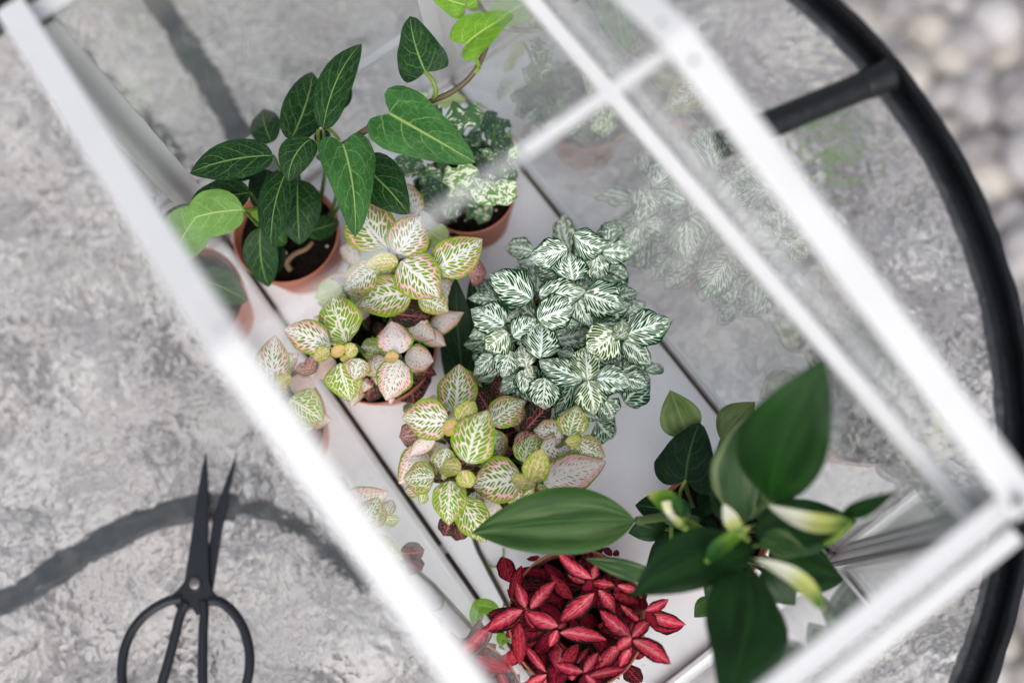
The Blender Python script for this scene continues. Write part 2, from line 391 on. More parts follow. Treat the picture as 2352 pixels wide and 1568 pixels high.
M['ivyblack'] = mat_green('deep_shade_leaf', (0.003, 0.016, 0.006), (0.006, 0.025, 0.009), (0.10, 0.20, 0.07), 4.6, 0.42, 0.025, 0.42, 0.10, 0.3, vstr=0.4)
def mat_lily(name, c1, c2, rib_c, pale=None, pale_amt=0.0, rough=0.30, spec=0.24):
    n = NT(name); u, v, s, rnd = leaf_uv(n)
    k = n.n('ShaderNodeCombineXYZ'); n.l(n.math('MULTIPLY', u, 2.0), k.inputs[0]); n.l(n.math('MULTIPLY', v, 2.6), k.inputs[1]); n.l(n.math('MULTIPLY', rnd, 31.0), k.inputs[2])
    f = n.noise(k.outputs[0], 1.1, 4); fine = n.noise(k.outputs[0], 14, 3)
    col = n.mix(n.sstep(f, 0.32, 0.68), c1, c2)
    if pale:
        kk = n.n('ShaderNodeCombineXYZ'); n.l(n.math('MULTIPLY', u, 0.9), kk.inputs[0]); n.l(n.math('MULTIPLY', v, 2.0), kk.inputs[1]); n.l(n.math('MULTIPLY', rnd, 13.0), kk.inputs[2])
        col = n.mix(n.math('MULTIPLY', n.sstep(n.noise(kk.outputs[0], 1.3, 3), 0.52, 0.66), pale_amt), col, pale)
    ph = n.math('FRACT', n.math('MULTIPLY', n.math('ADD', s, n.math('MULTIPLY', u, -0.35)), 11.0))
    rib = n.sstep(n.math('ABSOLUTE', n.math('SUBTRACT', ph, 0.5)), 0.12, 0.02)
    col = n.mix(n.math('MULTIPLY', rib, 0.22), col, rib_c)
    col = n.mix(n.math('MULTIPLY', n.sstep(s, 0.035, 0.015), 0.7), col, rib_c)
    h = n.math('SUBTRACT', n.math('MULTIPLY', fine, 0.5), n.math('MULTIPLY', rib, 0.6))
    return leaf_finish(n, col, rough, spec, n.bump(h, 0.22, 0.0012), 0.05)
M['lily'] = mat_lily('glossy_dark_lily_leaf', (0.004, 0.024, 0.0035), (0.010, 0.050, 0.006), (0.022, 0.080, 0.016))
M['lilylit'] = mat_lily('lit_lily_leaf', (0.020, 0.062, 0.008), (0.042, 0.105, 0.018), (0.07, 0.16, 0.045), (0.11, 0.17, 0.06), 0.6, 0.38)  # lily green lightened as if lit, pale highlights put into its colour
M['lilystripe'] = mat_lily('striped_lily_leaf', (0.010, 0.048, 0.006), (0.026, 0.085, 0.014), (0.05, 0.13, 0.03), (0.20, 0.235, 0.11), 0.7)
M['lilypale'] = mat_lily('grey_green_lily_leaf', (0.06, 0.11, 0.022), (0.14, 0.18, 0.065), (0.20, 0.28, 0.10), (0.07, 0.17, 0.015), 0.7)
M['variegated'] = mat_blotch('variegated_ivy_leaf', (0.035, 0.105, 0.030), (0.68, 0.72, 0.55), 0.56)
M['varwhite'] = mat_blotch('white_variegated_ivy_leaf', (0.09, 0.20, 0.035), (0.70, 0.76, 0.58), 0.50, (0.14, 0.25, 0.05))
M['vardark'] = mat_blotch('dark_variegated_ivy_leaf', (0.016, 0.060, 0.026), (0.62, 0.66, 0.46), 0.60, sc=8.0)
M['spathe'] = mat_ramp_leaf('white_spathe', (0.05, 0.13, 0.012), (0.66, 0.65, 0.52), (0.42, 0.45, 0.12), pos=0.36)
M['spathegreen'] = mat_ramp_leaf('green_spathe', (0.02, 0.085, 0.012), (0.44, 0.48, 0.12), (0.10, 0.22, 0.012), pos=0.66)

# ------------------------------------------------------------------ the ground and its pebbles
ZG = -0.75
n = NT('gravel_soil'); g = n.n('ShaderNodeNewGeometry').outputs['Position']
M['groundmat'] = n.done(n.principled(n.mix(n.noise(g, 40, 5), (0.26, 0.235, 0.22), (0.40, 0.375, 0.36)), 0.9, 0.2, n.bump(n.noise(g, 60, 4), 0.8, 0.01)))
gv = [(-6, -6, ZG), (6, -6, ZG), (6, 6, ZG), (-6, 6, ZG)]
ground = tag(mesh_obj('ground', gv, [(0, 1, 2, 3)], M['groundmat'], None, False, offset=(0, 0, 0)), kind='structure')

n = NT('pale_pebble'); tc = n.n('ShaderNodeTexCoord').outputs['Object']; rnd = obj_rand(n)
f = n.noise(tc, 1.6, 5, 0.65)
c = n.mix(rnd, (0.30, 0.275, 0.285), (0.60, 0.575, 0.575))
r3 = n.math('FRACT', n.math('MULTIPLY', rnd, 7.7))
c = n.mix(n.sstep(r3, 0.72, 0.85), c, (0.58, 0.53, 0.48))
c = n.mix(n.math('MULTIPLY', n.sstep(f, 0.45, 0.7), 0.55), c, (0.22, 0.18, 0.18))
M['pebble'] = n.done(n.principled(c, 0.75, 0.3, n.bump(n.noise(tc, 6, 5), 0.5, 0.05)))

def pebble_mesh(seed):
    bm = bmesh.new(); bmesh.ops.create_icosphere(bm, subdivisions=2, radius=1.0)
    rs = random.Random(seed); o = Vector((rs.uniform(-9, 9), rs.uniform(-9, 9), rs.uniform(-9, 9)))
    sx, sy, sz = rs.uniform(0.85, 1.25), rs.uniform(0.75, 1.0), rs.uniform(0.5, 0.75)
    for v in bm.verts:
        d = 1 + 0.33 * noise.noise(v.co * 1.1 + o) + 0.10 * noise.noise(v.co * 2.6 + o)
        v.co = Vector((v.co.x * sx, v.co.y * sy, v.co.z * sz)) * d
    lo = min(v.co.z for v in bm.verts)
    for v in bm.verts: v.co.z -= lo
    me = bpy.data.meshes.new('pebble'); bm.to_mesh(me); bm.free()
    me.polygons.foreach_set('use_smooth', [True] * len(me.polygons)); me.materials.append(M['pebble'])
    return me
PEB = [pebble_mesh(i) for i in range(9)]
rs = random.Random(5); cnt = 0
bv = []; bf = []
BED = []
for me in PEB:
    BED.append(([v.co.copy() for v in me.vertices], [tuple(p.vertices) for p in me.polygons]))
for layer, (step, smin, smax, z0) in enumerate(((0.056, 0.028, 0.042, 0.0), (0.105, 0.030, 0.050, 0.022))):
    y = -0.85; row = 0
    while y < 1.25:
        x = -1.05 + (row % 2) * step * 0.5
        while x < 1.12:
            px = x + rs.uniform(-.3, .3) * step; py = y + rs.uniform(-.3, .3) * step
            k = rs.randrange(9); s = rs.uniform(smin, smax); e = (rs.uniform(-.25, .25), rs.uniform(-.25, .25), rs.uniform(0, 6.28))
            # the strip of gravel that lies open beyond the table's edge: every stone its own object
            q = px * 0.62 - py * 0.78
            if 0.20 < q < 0.78 and px + 0.9 * py < 1.38 and px > 0.30 and px * 0.78 + py * 0.62 > -0.12:
                o = bpy.data.objects.new('pebble', PEB[k]); COL.objects.link(o); o.parent = ground
                o.scale = (s, s, s); o.location = (px, py, ZG + z0 - 0.002); o.rotation_euler = e; cnt += 1
            else:
                R3 = Euler(e).to_matrix(); b0 = len(bv)
                s *= 1.22
                bv += [R3 @ (v * s) + Vector((px, py, ZG + z0 - 0.002)) for v in BED[k][0]]
                bf += [tuple(i + b0 for i in f) for f in BED[k][1]]
            x += step
        y += step * 0.87; row += 1
bed = mesh_obj('pebble_bed', bv, bf, None, ground); bed['kind'] = 'stuff'
n = NT('pebble_bed_stone'); g = n.n('ShaderNodeNewGeometry'); isl = g.outputs['Random Per Island']
f = n.noise(g.outputs['Position'], 45, 4, 0.65)
c = n.mix(isl, (0.385, 0.35, 0.34), (0.52, 0.49, 0.48))
c = n.mix(n.math('MULTIPLY', n.sstep(f, 0.45, 0.7), 0.35), c, (0.32, 0.285, 0.275))
bed.data.materials.append(n.done(n.principled(c, 0.8, 0.2)))

# ------------------------------------------------------------------ the round glass-topped table
TC = Vector((-0.0666, 0.0588)); TR = 0.4204; ZT = -0.014; RS = 0.4040; TG = 0.006
table = tag(empty('garden_table', (TC.x, TC.y, ZG)), 'round garden table with rippled glass top in a black iron ring', 'table')
n = NT('hammered_glass'); g = n.n('ShaderNodeNewGeometry').outputs['Position']
h = n.math('ADD', n.noise(g, 66, 2, 0.5), n.math('MULTIPLY', n.noise(g, 150, 2, 0.5), 0.2))
gb = n.n('ShaderNodeBsdfGlass'); gb.inputs['IOR'].default_value = 1.5; gb.inputs['Roughness'].default_value = 0.10
gb.inputs['Color'].default_value = (0.96, 0.975, 0.975, 1); n.l(n.bump(h, 0.36, 0.004), gb.inputs['Normal'])
df = n.n('ShaderNodeBsdfDiffuse'); df.inputs[0].default_value = (0.58, 0.56, 0.555, 1)
mx = n.n('ShaderNodeMixShader'); n.l(n.sstep(n.noise(g, 60, 6, 0.7), 0.45, 0.80, 0.01, 0.10), mx.inputs[0])
n.l(gb.outputs[0], mx.inputs[1]); n.l(df.outputs[0], mx.inputs[2])
M['hammered'] = n.done(mx.outputs[0])

def relief(x, y):
    p = Vector((x, y, 0.3))
    q = p + Vector((noise.noise(p * 40), noise.noise(p * 40 + Vector((7, 3, 1))), 0)) * 0.016
    return (0.00105 * noise.noise(q * 32) + 0.00065 * noise.noise(q * 70 + Vector((3, 1, 7)))) * (0.75 + 0.6 * noise.noise(p * 6)) + 0.0003 * noise.noise(p * 14)
RI = RS - 0.004
NG = 420; step = 2 * RI / NG
vid = -np.ones((NG + 1, NG + 1), dtype=int); vs = []; fs = []
for i in range(NG + 1):
    for j in range(NG + 1):
        dx = -RI + i * step; dy = -RI + j * step; r = math.hypot(dx, dy)
        if r > RI + step * 1.45: continue
        if r > RI: dx *= RI / r; dy *= RI / r
        X, Y = TC.x + dx, TC.y + dy
        vid[i, j] = len(vs); vs.append((X, Y, ZT + relief(X, Y)))
for i in range(NG):
    for j in range(NG):
        q = (vid[i, j], vid[i + 1, j], vid[i + 1, j + 1], vid[i, j + 1])
        if min(q) >= 0: fs.append(tuple(int(k) for k in q))
o0 = len(vs); NB = 180
vs += [(TC.x + RI * math.cos(2 * math.pi * k / NB), TC.y + RI * math.sin(2 * math.pi * k / NB), ZT - TG) for k in range(NB)]
fs.append(tuple(o0 + NB - 1 - k for k in range(NB)))
mesh_obj('glass_top', vs, fs, M['hammered'], table)
C3 = (TC.x, TC.y, 0)
def wob_ring(name, prof, mat, amp, seg=420, fr=20):
    vs = []; fs = []; m = len(prof)
    for k in range(seg):
        t = 2 * math.pi * k / seg
        for i, (r, z) in enumerate(prof):
            d = amp * noise.noise(Vector((math.cos(t) * fr, math.sin(t) * fr, i * 3.1)))
            vs.append((TC.x + (r + d) * math.cos(t), TC.y + (r + d) * math.sin(t), z + d * 0.6))
    for k in range(seg):
        for i in range(m):
            j = (i + 1) % m; k2 = (k + 1) % seg
            fs.append((k * m + i, k2 * m + i, k2 * m + j, k * m + j))
    return mesh_obj(name, vs, fs, mat, table)
wob_ring('ring_ledge', [(0.3985, ZT - TG - 0.0022), (0.4150, ZT - TG - 0.0022), (0.4150, ZT - 0.0125), (0.3985, ZT - 0.0125)], M['black'], 0.0008)
wob_ring('ring_rim', [(0.4142, ZT - 0.0055), (0.4146, ZT + 0.0018), (0.4154, ZT + 0.0030), (0.4192, ZT + 0.0024), (TR, ZT), (TR, ZT - 0.020), (0.4142, ZT - 0.020)], M['black'], 0.0011)
# round iron spoke on the right, with its collar
ZB = ZT - 0.0030
a = at(3535, 313, ZB); b = at(3030, 522, ZB); d = (a - b).normalized()
p0 = b - d * 0.03; p1 = a + d * 0.006
tube('spoke_bar', [p0, b, (a + b) / 2, a, p1], 0.0104, M['black'], table, 20, n=8)
cm = a - d * 0.016
tube('spoke_collar', [cm, cm + d * 0.010, cm + d * 0.020], 0.0108, M['black'], table, 20, r1=0.0130, n=4)
# flat iron bars of the frame, under the glass
def strip(name, pts, wd, mat, zo=0.0026, amp=0.0012):
    P = smooth_path(pts, 14); vs = []; fs = []; NW = 10
    for i, p in enumerate(P):
        dd = (P[min(i + 1, len(P) - 1)] - P[max(i - 1, 0)]).normalized(); s = Vector((-dd.y, dd.x, 0))
        wv = wd * (1 + 0.10 * noise.noise(Vector((p.x * 40, p.y * 40, 2))))
        for k in range(NW + 1):
            q = p + s * wv * (k / NW - 0.5)
            e = -0.0035 if k in (0, NW) else 0
            vs.append((q.x, q.y, ZT + zo + e + amp * noise.noise(Vector((q.x * 75, q.y * 75, 6)))))
    for i in range(len(P) - 1):
        for k in range(NW):
            a_ = i * (NW + 1) + k; fs.append((a_, a_ + NW + 1, a_ + NW + 2, a_ + 1))
    return mesh_obj(name, vs, fs, mat, table)
ZU = ZT - TG - 0.020
def flatbar(name, pts, wd): return strip(name, [at(x / K, y / K, ZU) for x, y in pts], wd, M['spoke'], ZU - ZT, 0.0003)
flatbar('frame_bar', ((-150, 1470), (-30, 1400), (80, 1340), (200, 1262), (320, 1203), (440, 1168), (500, 1163), (550, 1166)), 0.0185)
ZU -= 0.055
flatbar('frame_bar', ((545, 1166), (600, 1172), (680, 1205), (760, 1265), (850, 1345)), 0.013)
ZU += 0.055
flatbar('frame_bar', ((250, -150), (330, -40), (400, 60), (490, 205), (575, 340), (640, 450)), 0.0195)
for ang in (98, 196, 286):
    t = math.radians(ang); r = 0.405
    x, y = TC.x + r * math.cos(t), TC.y + r * math.sin(t)
    tube('leg', [(x, y, ZT - 0.034), (x + 0.02 * math.cos(t), y + 0.02 * math.sin(t), -0.4), (x + 0.06 * math.cos(t), y + 0.06 * math.sin(t), ZG)], 0.014, M['black'], table, 10)

# ------------------------------------------------------------------ the glass house
HX, HY, ZE, ZA, YA, ZTIE = 0.0983, 0.2021, 0.2717, 0.3135, 0.0033, 0.2428
house = tag(empty('glass_house', (0, 0, ZT + 0.0015)), 'white framed tabletop glass greenhouse with open roof, holding the potted plants', 'greenhouse')
mb = MB(); mb.box((-HX - .004, -HY - .004, ZT + 0.0015), (HX + .004, HY + .004, -0.004)); mb.build('base_tray', M['floor'], house, bevel=0.0008)
GX = HX - 0.0055
mb = MB(); mb.box((-GX, -HY + .004, -0.0039), (GX, HY - .004, 0.0)); mb.build('floor_panel', M['floor'], house, bevel=0.0006)
for sx in (-1, 1):
    mb = MB(); mb.box((min(sx * GX, sx * (GX + .0025)), -HY + .005, -0.0038), (max(sx * GX, sx * (GX + .0025)), HY - .005, -0.0028)); mb.build('drain_groove', M['grime'], house)
    mb = MB(); x0, x1 = sx * (GX + .0026), sx * (HX - .0008); mb.box((min(x0, x1), -HY + .003, -0.0039), (max(x0, x1), HY - .003, 0.005)); mb.build('base_lip', M['white'], house, bevel=0.0006)
for sx, ys in ((-1, (0.075, -0.06, -0.15)), (1, (0.12, -0.02))):
    for yy in ys:
        mb = MB(); x0, x1 = sx * (GX - .0002), sx * (GX + .0027); mb.box((min(x0, x1), yy, -0.0030), (max(x0, x1), yy + .006, -0.0008)); mb.build('groove_bridge', M['white'], house)
for sy in (-1, 1):
    mb = MB(); y0, y1 = sy * (HY - .0038), sy * (HY - .0008); mb.box((-GX, min(y0, y1), -0.0039), (GX, max(y0, y1), 0.006)); mb.build('base_lip', M['white'], house, bevel=0.0006)
FW = 0.0135
for sx in (-1, 1):
    for sy in (-1, 1):
        fw = FW
        mb = MB()
        poly = [(0, 0), (-fw, 0), (-fw, -.0016), (-.0016, -.0016), (-.0016, -fw), (0, -fw)]
        poly = [(sx * (HX + p[0]) , sy * (HY + p[1])) for p in poly]
        if sx * sy < 0: poly = poly[::-1]
        mb.prism(poly, -0.0038, ZE - 0.004)
        p = mb.build('corner_post', M['white'], house, bevel=0.0004)
# small pressed tabs on the far left post
for (x, y) in ((385, 400), (295, 260)):
    c0 = None
    d_ = ROT @ np.array([(x * K - 1176) / F, -(y * K - 784) / F, -1.0])
    t_ = (HY - 0.0018 - CAM[1]) / d_[1]; c0 = Vector(CAM + d_ * t_)
    mb = MB(); mb.bar(c0 - Vector((0.003, 0.0006, 0.0)), c0 + Vector((0.003, 0.0006, 0.002)), 0.0012, 0.0045); mb.build('pressed_tab', M['white'], house, bevel=0.0004)
# top rails of the end walls
for sy in (-1, 1):
    mb = MB(); yy = sy * HY
    mb.box((-HX, min(yy, yy - sy * .0016), ZE - .014), (HX, max(yy, yy - sy * .0016), ZE))
    mb.box((-HX, min(yy - sy * .0016, yy - sy * .009), ZE - .0018), (HX, max(yy - sy * .0016, yy - sy * .009), ZE - .0002))
    mb.build('end_rail', M['white'], house, bevel=0.0005)
    if sy == -1:
        mb = MB(); mb.bar((-HX - .002, yy - .010, ZE - .030), (HX + .002, yy - .010, ZE - .030), .007, .004); mb.build('outer_end_rail', M['white'], house, bevel=0.001)
# gables: rafters, tie, panes
for sx in (-1, 1):
    X = sx * HX; xi = sx * (HX - .0016)
    for (ya) in (-HY, HY):
        mb = MB(); A = Vector((X - sx * .0008, ya, ZE)); B = Vector((X - sx * .0008, YA, ZA))
        mb.bar(A, B, .0018, .013)
        mb.bar(A + Vector((-sx * .0012, 0, .0064)), B + Vector((-sx * .0012, 0, .0064)), .0130, .0018)
        mb.build('rafter', M['white'], house, bevel=0.0006)
    xt = X - .0078 if sx > 0 else X - .0040
    mb = MB(); mb.bar((xt, -HY + .002, ZTIE), (xt, HY - .002, ZTIE), .0064, .0040); mb.build('gable_tie', M['white'], house, bevel=0.0005)
    # joint plate at the apex
    mb = MB(); mb.bar((X - sx * .0024, YA - .011, ZA - .004), (X - sx * .0024, YA + .011, ZA - .004), .0016, .014); mb.build('apex_plate', M['white'], house, bevel=0.0005)
    # one tall pane, cut to the gable's five-sided outline
    xo, xn = X - sx * .0022, X - sx * .0040
    prof = [(-HY + .003, .001), (HY - .003, .001), (HY - .003, ZE - .004), (YA, ZA - .004), (-HY + .003, ZE - .004)]
    m5 = len(prof)
    v5 = [(xo, y, z) for y, z in prof] + [(xn, y, z) for y, z in prof]
    f5 = [tuple(range(m5)), tuple(range(2 * m5 - 1, m5 - 1, -1))] + [(i, m5 + i, m5 + (i + 1) % m5, (i + 1) % m5) for i in range(m5)]
    mesh_obj('gable_pane', v5, f5, M['glass'], house, False)
for sy in (-1, 1):
    mb = MB(); y0, y1 = (sy * (HY + .0003), sy * (HY + .0021)); mb.box((-HX + .006, min(y0, y1), .001), (HX - .006, max(y0, y1), ZE - .003 - (0.012 if sy < 0 else 0))); mb.build('end_pane', M['glass'], house)
mb = MB(); mb.bar((-HX + .012, HY + .0048, .070), (HX - .012, HY + .0048, .070), .0050, .0060); mb.build('end_tie', M['white'], house, bevel=0.0005)
for (x, y, z) in ((HX - .003, YA + .006, ZA - .0005), (HX - .003, YA - .012, ZA - .0015), (-HX + .004, YA + .006, ZA - .0005), (HX - .005, -HY + .005, ZE + .0072)):
    lathe('screw', [(0, .0012), (.0014, .0010), (.0019, 0), (.0019, -.004)], (x, y, z + .0055), M['steel'], house, 16)
# ridge: white bar at the right, its clear strip to the left
XR = 0.0285
mb = MB(); mb.bar((XR, YA, ZA - .0045), (HX - .003, YA, ZA - .0045), .0052, .0022); mb.build('ridge_bar', M['white'], house, bevel=0.0005)
mb = MB(); mb.bar((-HX + .003, YA, ZA - .0045), (XR, YA, ZA - .0045), .0072, .0012); mb.build('ridge_strip', M['clear'], house)
# dark strip put in for the shadowed gap beside the near right post
mb = MB(); mb.box((HX - FW - .0030, -HY + .0003, .004), (HX - FW - .0002, -HY + .0022, ZE - .016)); mb.build('corner_gap_strip', M['darkgrey'], house)
ca = at(3415, 2245, .014); cb = at(3470, 2195, .016); cc = at(3430, 2150, .018)
tube('wire_clip', [ca, (ca + cb) / 2, cb], .0007, M['darkgrey'], house, 6, n=3)
tube('wire_clip', [cb, (cb + cc) / 2, cc], .0009, M['steel'], house, 6, n=3)

# ------------------------------------------------------------------ the scissors
SF = 0.58113
def sp(x, y, z): return at(x * SF, 1820 + y * SF, z)
ZS = ZT + 0.0012
sciss = tag(empty('scissors', sp(1355, 885, ZS)), 'black steel scissors lying open on the glass table', 'scissors')
def flat(name, pts, z0, z1, mat, bevel=0.0006):
    c0 = [sp(x, y, ZS) for x, y in pts]
    mb = MB(); mb.prism([(p.x, p.y) for p in c0][::-1], z0, z1); return mb.build(name, mat, sciss, bevel=bevel)
flat('lower_blade', [(1634, -20), (1612, 120), (1582, 260), (1548, 440), (1515, 640), (1490, 800), (1470, 930), (1380, 960), (1400, 860), (1440, 640), (1468, 430), (1520, 280), (1575, 130)], ZS, ZS + .0016, M['scissor'])
flat('upper_blade', [(1429, -20), (1443, 150), (1446, 320), (1448, 600), (1454, 860), (1478, 935), (1545, 1005), (1500, 1020), (1425, 1030), (1392, 1065), (1370, 1110), (1335, 1055), (1300, 1075), (1262, 1120), (1235, 1060), (1190, 1000), (1165, 985), (1235, 925), (1282, 868), (1305, 720), (1335, 520), (1362, 320), (1398, 110)], ZS + .0018, ZS + .0042, M['scissor'], 0.0008)
def loop(pts): return tube('handle_loop', [sp(x, y, ZS + .0032) for x, y in pts], .0031, M['scissor'], sciss, 12, n=6, flat=0.85)
loop([(1255, 985), (1150, 1005), (1020, 1080), (920, 1190), (858, 1330), (838, 1490), (855, 1640), (915, 1750), (995, 1785), (1065, 1725), (1105, 1600), (1155, 1430), (1205, 1240), (1240, 1100), (1285, 1010)])
loop([(1440, 1000), (1520, 1010), (1610, 1085), (1680, 1200), (1715, 1340), (1715, 1480), (1680, 1620), (1610, 1740), (1520, 1790), (1440, 1750), (1400, 1620), (1395, 1420), (1398, 1220), (1405, 1090), (1400, 1000)])
pv = sp(1355, 885, ZS)
ps = lathe('pivot_screw', [(0, .0006), (.0030, .0006), (.0036, .0001), (.0036, -.001)], (pv.x, pv.y, ZS + .0042), M['steel'], sciss, 24)
lathe('screw_ring', [(.0037, 0), (.0040, .0005), (.0048, .0005), (.0052, -.0002)], (pv.x, pv.y, ZS + .0042), M['scissor'], ps, 28)

# ------------------------------------------------------------------ potted plants
CR = dict(W1=(1860, 840), W2=(1860, 1240), P1=(1120, 720), P2=(1120, 1080), Q1=(1560, 1430), Q2=(1560, 1730), R=(1880, 2142),
          I1=(660, 160), I2=(660, 560), A=(1420, 0), C=(1420, 360), L1=(2360, 1400), L2=(2360, 1900), L3=(2760, 1700), Z=(0, 0))
CF = 0.37585
def cpos(key, x, y, z):
    o = CR[key]; f = 1.0 if key == 'Z' else CF
    return at(o[0] + x * f, o[1] + y * f, z)

PROF = {
    'oval':  lambda u: (max(u, 0) ** 0.56) * (max(1 - u, 0) ** 0.74) / 0.411,
    'round': lambda u: (max(u, 0) ** 0.42) * (max(1 - u, 0) ** 0.42) / 0.559,
    'lance': lambda u: (max(u, 0) ** 0.75) * (max(1 - u, 0) ** 0.95) / 0.308,
    'long':  lambda u: (max(u, 0) ** 0.50) * (max(1 - u, 0) ** 0.78) / 0.417,
    'heart': lambda u: (0.72 + 0.28 * min(1, u / 0.22) ** 0.7) * (max(1 - u, 0) ** 0.62) * 1.22 * (1 - 0.06 * u),
    'ovate': lambda u: (max(u, 0) ** 0.60) * (max(1 - u, 0) ** 0.95) / 0.351,
    'lily':  lambda u: (max(u, 0) ** 0.76) * (max(1 - u, 0) ** 1.05) / 0.288,
    'lobed': lambda u: (max(u, 0) ** 0.40) * (max(1 - u, 0) ** 0.60) / 0.49 * (1 + 0.30 * math.cos(u * 12.5 + 2.6)),
}
def leaf(parent, B, T, wd, mat, rs, shape='oval', arch=0.10, fold=0.18, cup=0.10, ripple=0.03, serr=0.0, nu=14, nv=8, name='leaf', tilt=None, hook=0.0, lobe=0.0, nrm=None, ribs=0.0):
    B = Vector(B); T = Vector(T); ax = T - B; Ln = ax.length; axn = ax.normalized()
    if nrm is None:
        toc = (Vector(CAM) - B).normalized()
        nh = Vector((0, 0, 1)) * 0.6 + toc * 0.5 + Vector((rs.uniform(-.22, .22), rs.uniform(-.22, .22), 0))
    else: nh = Vector(nrm)
    side = axn.cross(nh).normalized(); nn = side.cross(axn).normalized()
    if tilt is None: tilt = rs.uniform(-.25, .25)
    side = (side * math.cos(tilt) + nn * math.sin(tilt)).normalized(); nn = side.cross(axn).normalized()
    pf = PROF[shape]; ph = rs.uniform(0, 6.28); fr = rs.uniform(9, 15); ph2 = rs.uniform(0, 6.28)
    curve = rs.uniform(-.05, .05) + hook
    vs = []; uv = []; fs = []
    for i in range(nu + 1):
        u = i / nu
        u = 0.5 - 0.5 * math.cos(math.pi * u) if shape != 'heart' else u ** 1.1
        hw = wd / 2 * pf(min(max(u, 0.0), 1.0))
        c = B + ax * u + nn * (arch * Ln * 4 * u * (1 - u)) + side * (curve * Ln * 4 * u * (1 - u))
        for j in range(nv + 1):
            v = -1 + 2 * j / nv; a = abs(v)
            h = hw * (1 + serr * math.sin(u * 44 + ph2) * (a ** 3))
            p = c + side * (v * h) + nn * (h * (fold * a - cup * a * a * 1.6))
            p += nn * (ripple * wd * (a ** 1.6) * math.sin(u * fr + ph + (1.7 if v > 0 else 0)))
            if ribs: p += nn * (ribs * h * math.cos(v * 8.2 + 0.8 * math.sin(u * 4 + ph)))
            if shape == 'heart':
                p -= axn * (wd * (0.20 + lobe) * math.sin(math.pi * min(1, a * 0.80)) * (1 - u) ** 2.2)
                p -= nn * (wd * 0.05 * a * (1 - u) ** 3)
            vs.append(p); uv.append((u, v * 0.5 + 0.5))
    for i in range(nu):
        for j in range(nv):
            a_ = i * (nv + 1) + j; fs.append((a_, a_ + nv + 1, a_ + nv + 2, a_ + 1))
    return mesh_obj(name, vs, fs, mat, parent, True, uv)

POTS = {}
def pot(plant, cx, cy, rim, h, soil_z, seg=48, name='pot'):
    rb = rim * 0.74
    prof = [(0, 0.0), (rb, 0.0), (rb * 1.01, 0.002), (rim * 0.955, h - 0.009), (rim * 0.965, h - 0.0085), (rim * 0.995, h - 0.001), (rim, h), (rim * 0.975, h + 0.0004), (rim * 0.955, h - 0.001), (rim * 0.90, soil_z - 0.006), (0, soil_z - 0.006)]
    po = lathe(name, prof, (cx, cy, 0.0008), M['terracotta'], plant, seg)
    # soil: an uneven disc of crumbs
    vs = [(cx, cy, soil_z)]; fs = []; rings = 14; sg = 40
    rr = rim * 0.935
    for i in range(1, rings + 1):
        for k in range(sg):
            t = 2 * math.pi * k / sg; r = rr * i / rings; x = cx + r * math.cos(t); y = cy + r * math.sin(t)
            z = soil_z + 0.0022 * noise.noise(Vector((x * 160, y * 160, 3))) + 0.0022 * noise.noise(Vector((x * 420, y * 420, 8)))
            if i == rings: z -= 0.002
            vs.append((x, y, z))
    for k in range(sg): fs.append((0, 1 + k, 1 + (k + 1) % sg))
    for i in range(rings - 1):
        for k in range(sg):
            a_ = 1 + i * sg; b_ = a_ + sg; fs.append((a_ + k, b_ + k, b_ + (k + 1) % sg, a_ + (k + 1) % sg))
    mesh_obj('soil', vs, fs, M['soil'], po)
    POTS[plant.name] = po
    return po

def crumb(plant, p, r, mat, name='perlite_crumb'):
    bm = bmesh.new(); bmesh.ops.create_icosphere(bm, subdivisions=1, radius=r)
    for v in bm.verts: v.co *= 1 + 0.35 * noise.noise(v.co * 900 + Vector(p) * 50)
    vs = [Vector(p) + v.co for v in bm.verts]; fs = [tuple(v.index for v in f.verts) for f in bm.faces]; bm.free()
    mesh_obj(name, vs, fs, mat, POTS[plant.name])

def plant_leaves(root, rows, ztop, step, rs, center, shape='oval', soil_z=0.045, stems=True, stem_mat='stem', wk=1.0, **kw):
    """rows: crop key, base x y, tip x y, width (crop px), layer 0 top .. 3 low, material, extra"""
    seen = []
    for i, r in enumerate(rows):
        key, bx, by, tx, ty, wd, lay, mt = r[:8]; ex = dict(kw); ex.update(r[8] if len(r) > 8 else {})
        zb = ex.pop('zb', ztop - lay * step - i * 0.00012); zt = ex.pop('zt', zb - 0.004 - 0.004 * lay + rs.uniform(-.003, .003))
        sh = ex.pop('shape', 'long' if mt in ('yellow', 'orange') else shape)
        if mt in ('yellow', 'orange'): ex.setdefault('fold', .38)
        if mt in ('yellow', 'orange') and ex['fold'] < .3: ex['fold'] = .38
        B = cpos(key, bx, by, zb); T = cpos(key, tx, ty, zt)
        f = 1.0 if key == 'Z' else CF
        leaf(root, B, T, wk * (0.78 if mt in ('yellow', 'orange') else 1) * wd * f * mpp((B + T) / 2), M[mt], rs, sh, **ex)
        if stems and key != 'A' and lay <= 1 and all((B - s).length > 0.009 for s in seen):
            seen.append(B.copy())
            fx = center[0] + (B.x - center[0]) * 0.45; fy = center[1] + (B.y - center[1]) * 0.45
            mid = Vector((fx + (B.x - fx) * 0.7, fy + (B.y - fy) * 0.7, soil_z + (B.z - soil_z) * 0.55))
            tube('stem', [(fx, fy, soil_z - 0.003), mid, B - Vector((0, 0, 0.0008))], 0.0014, M[stem_mat], root, 6, r1=0.0009, n=4)

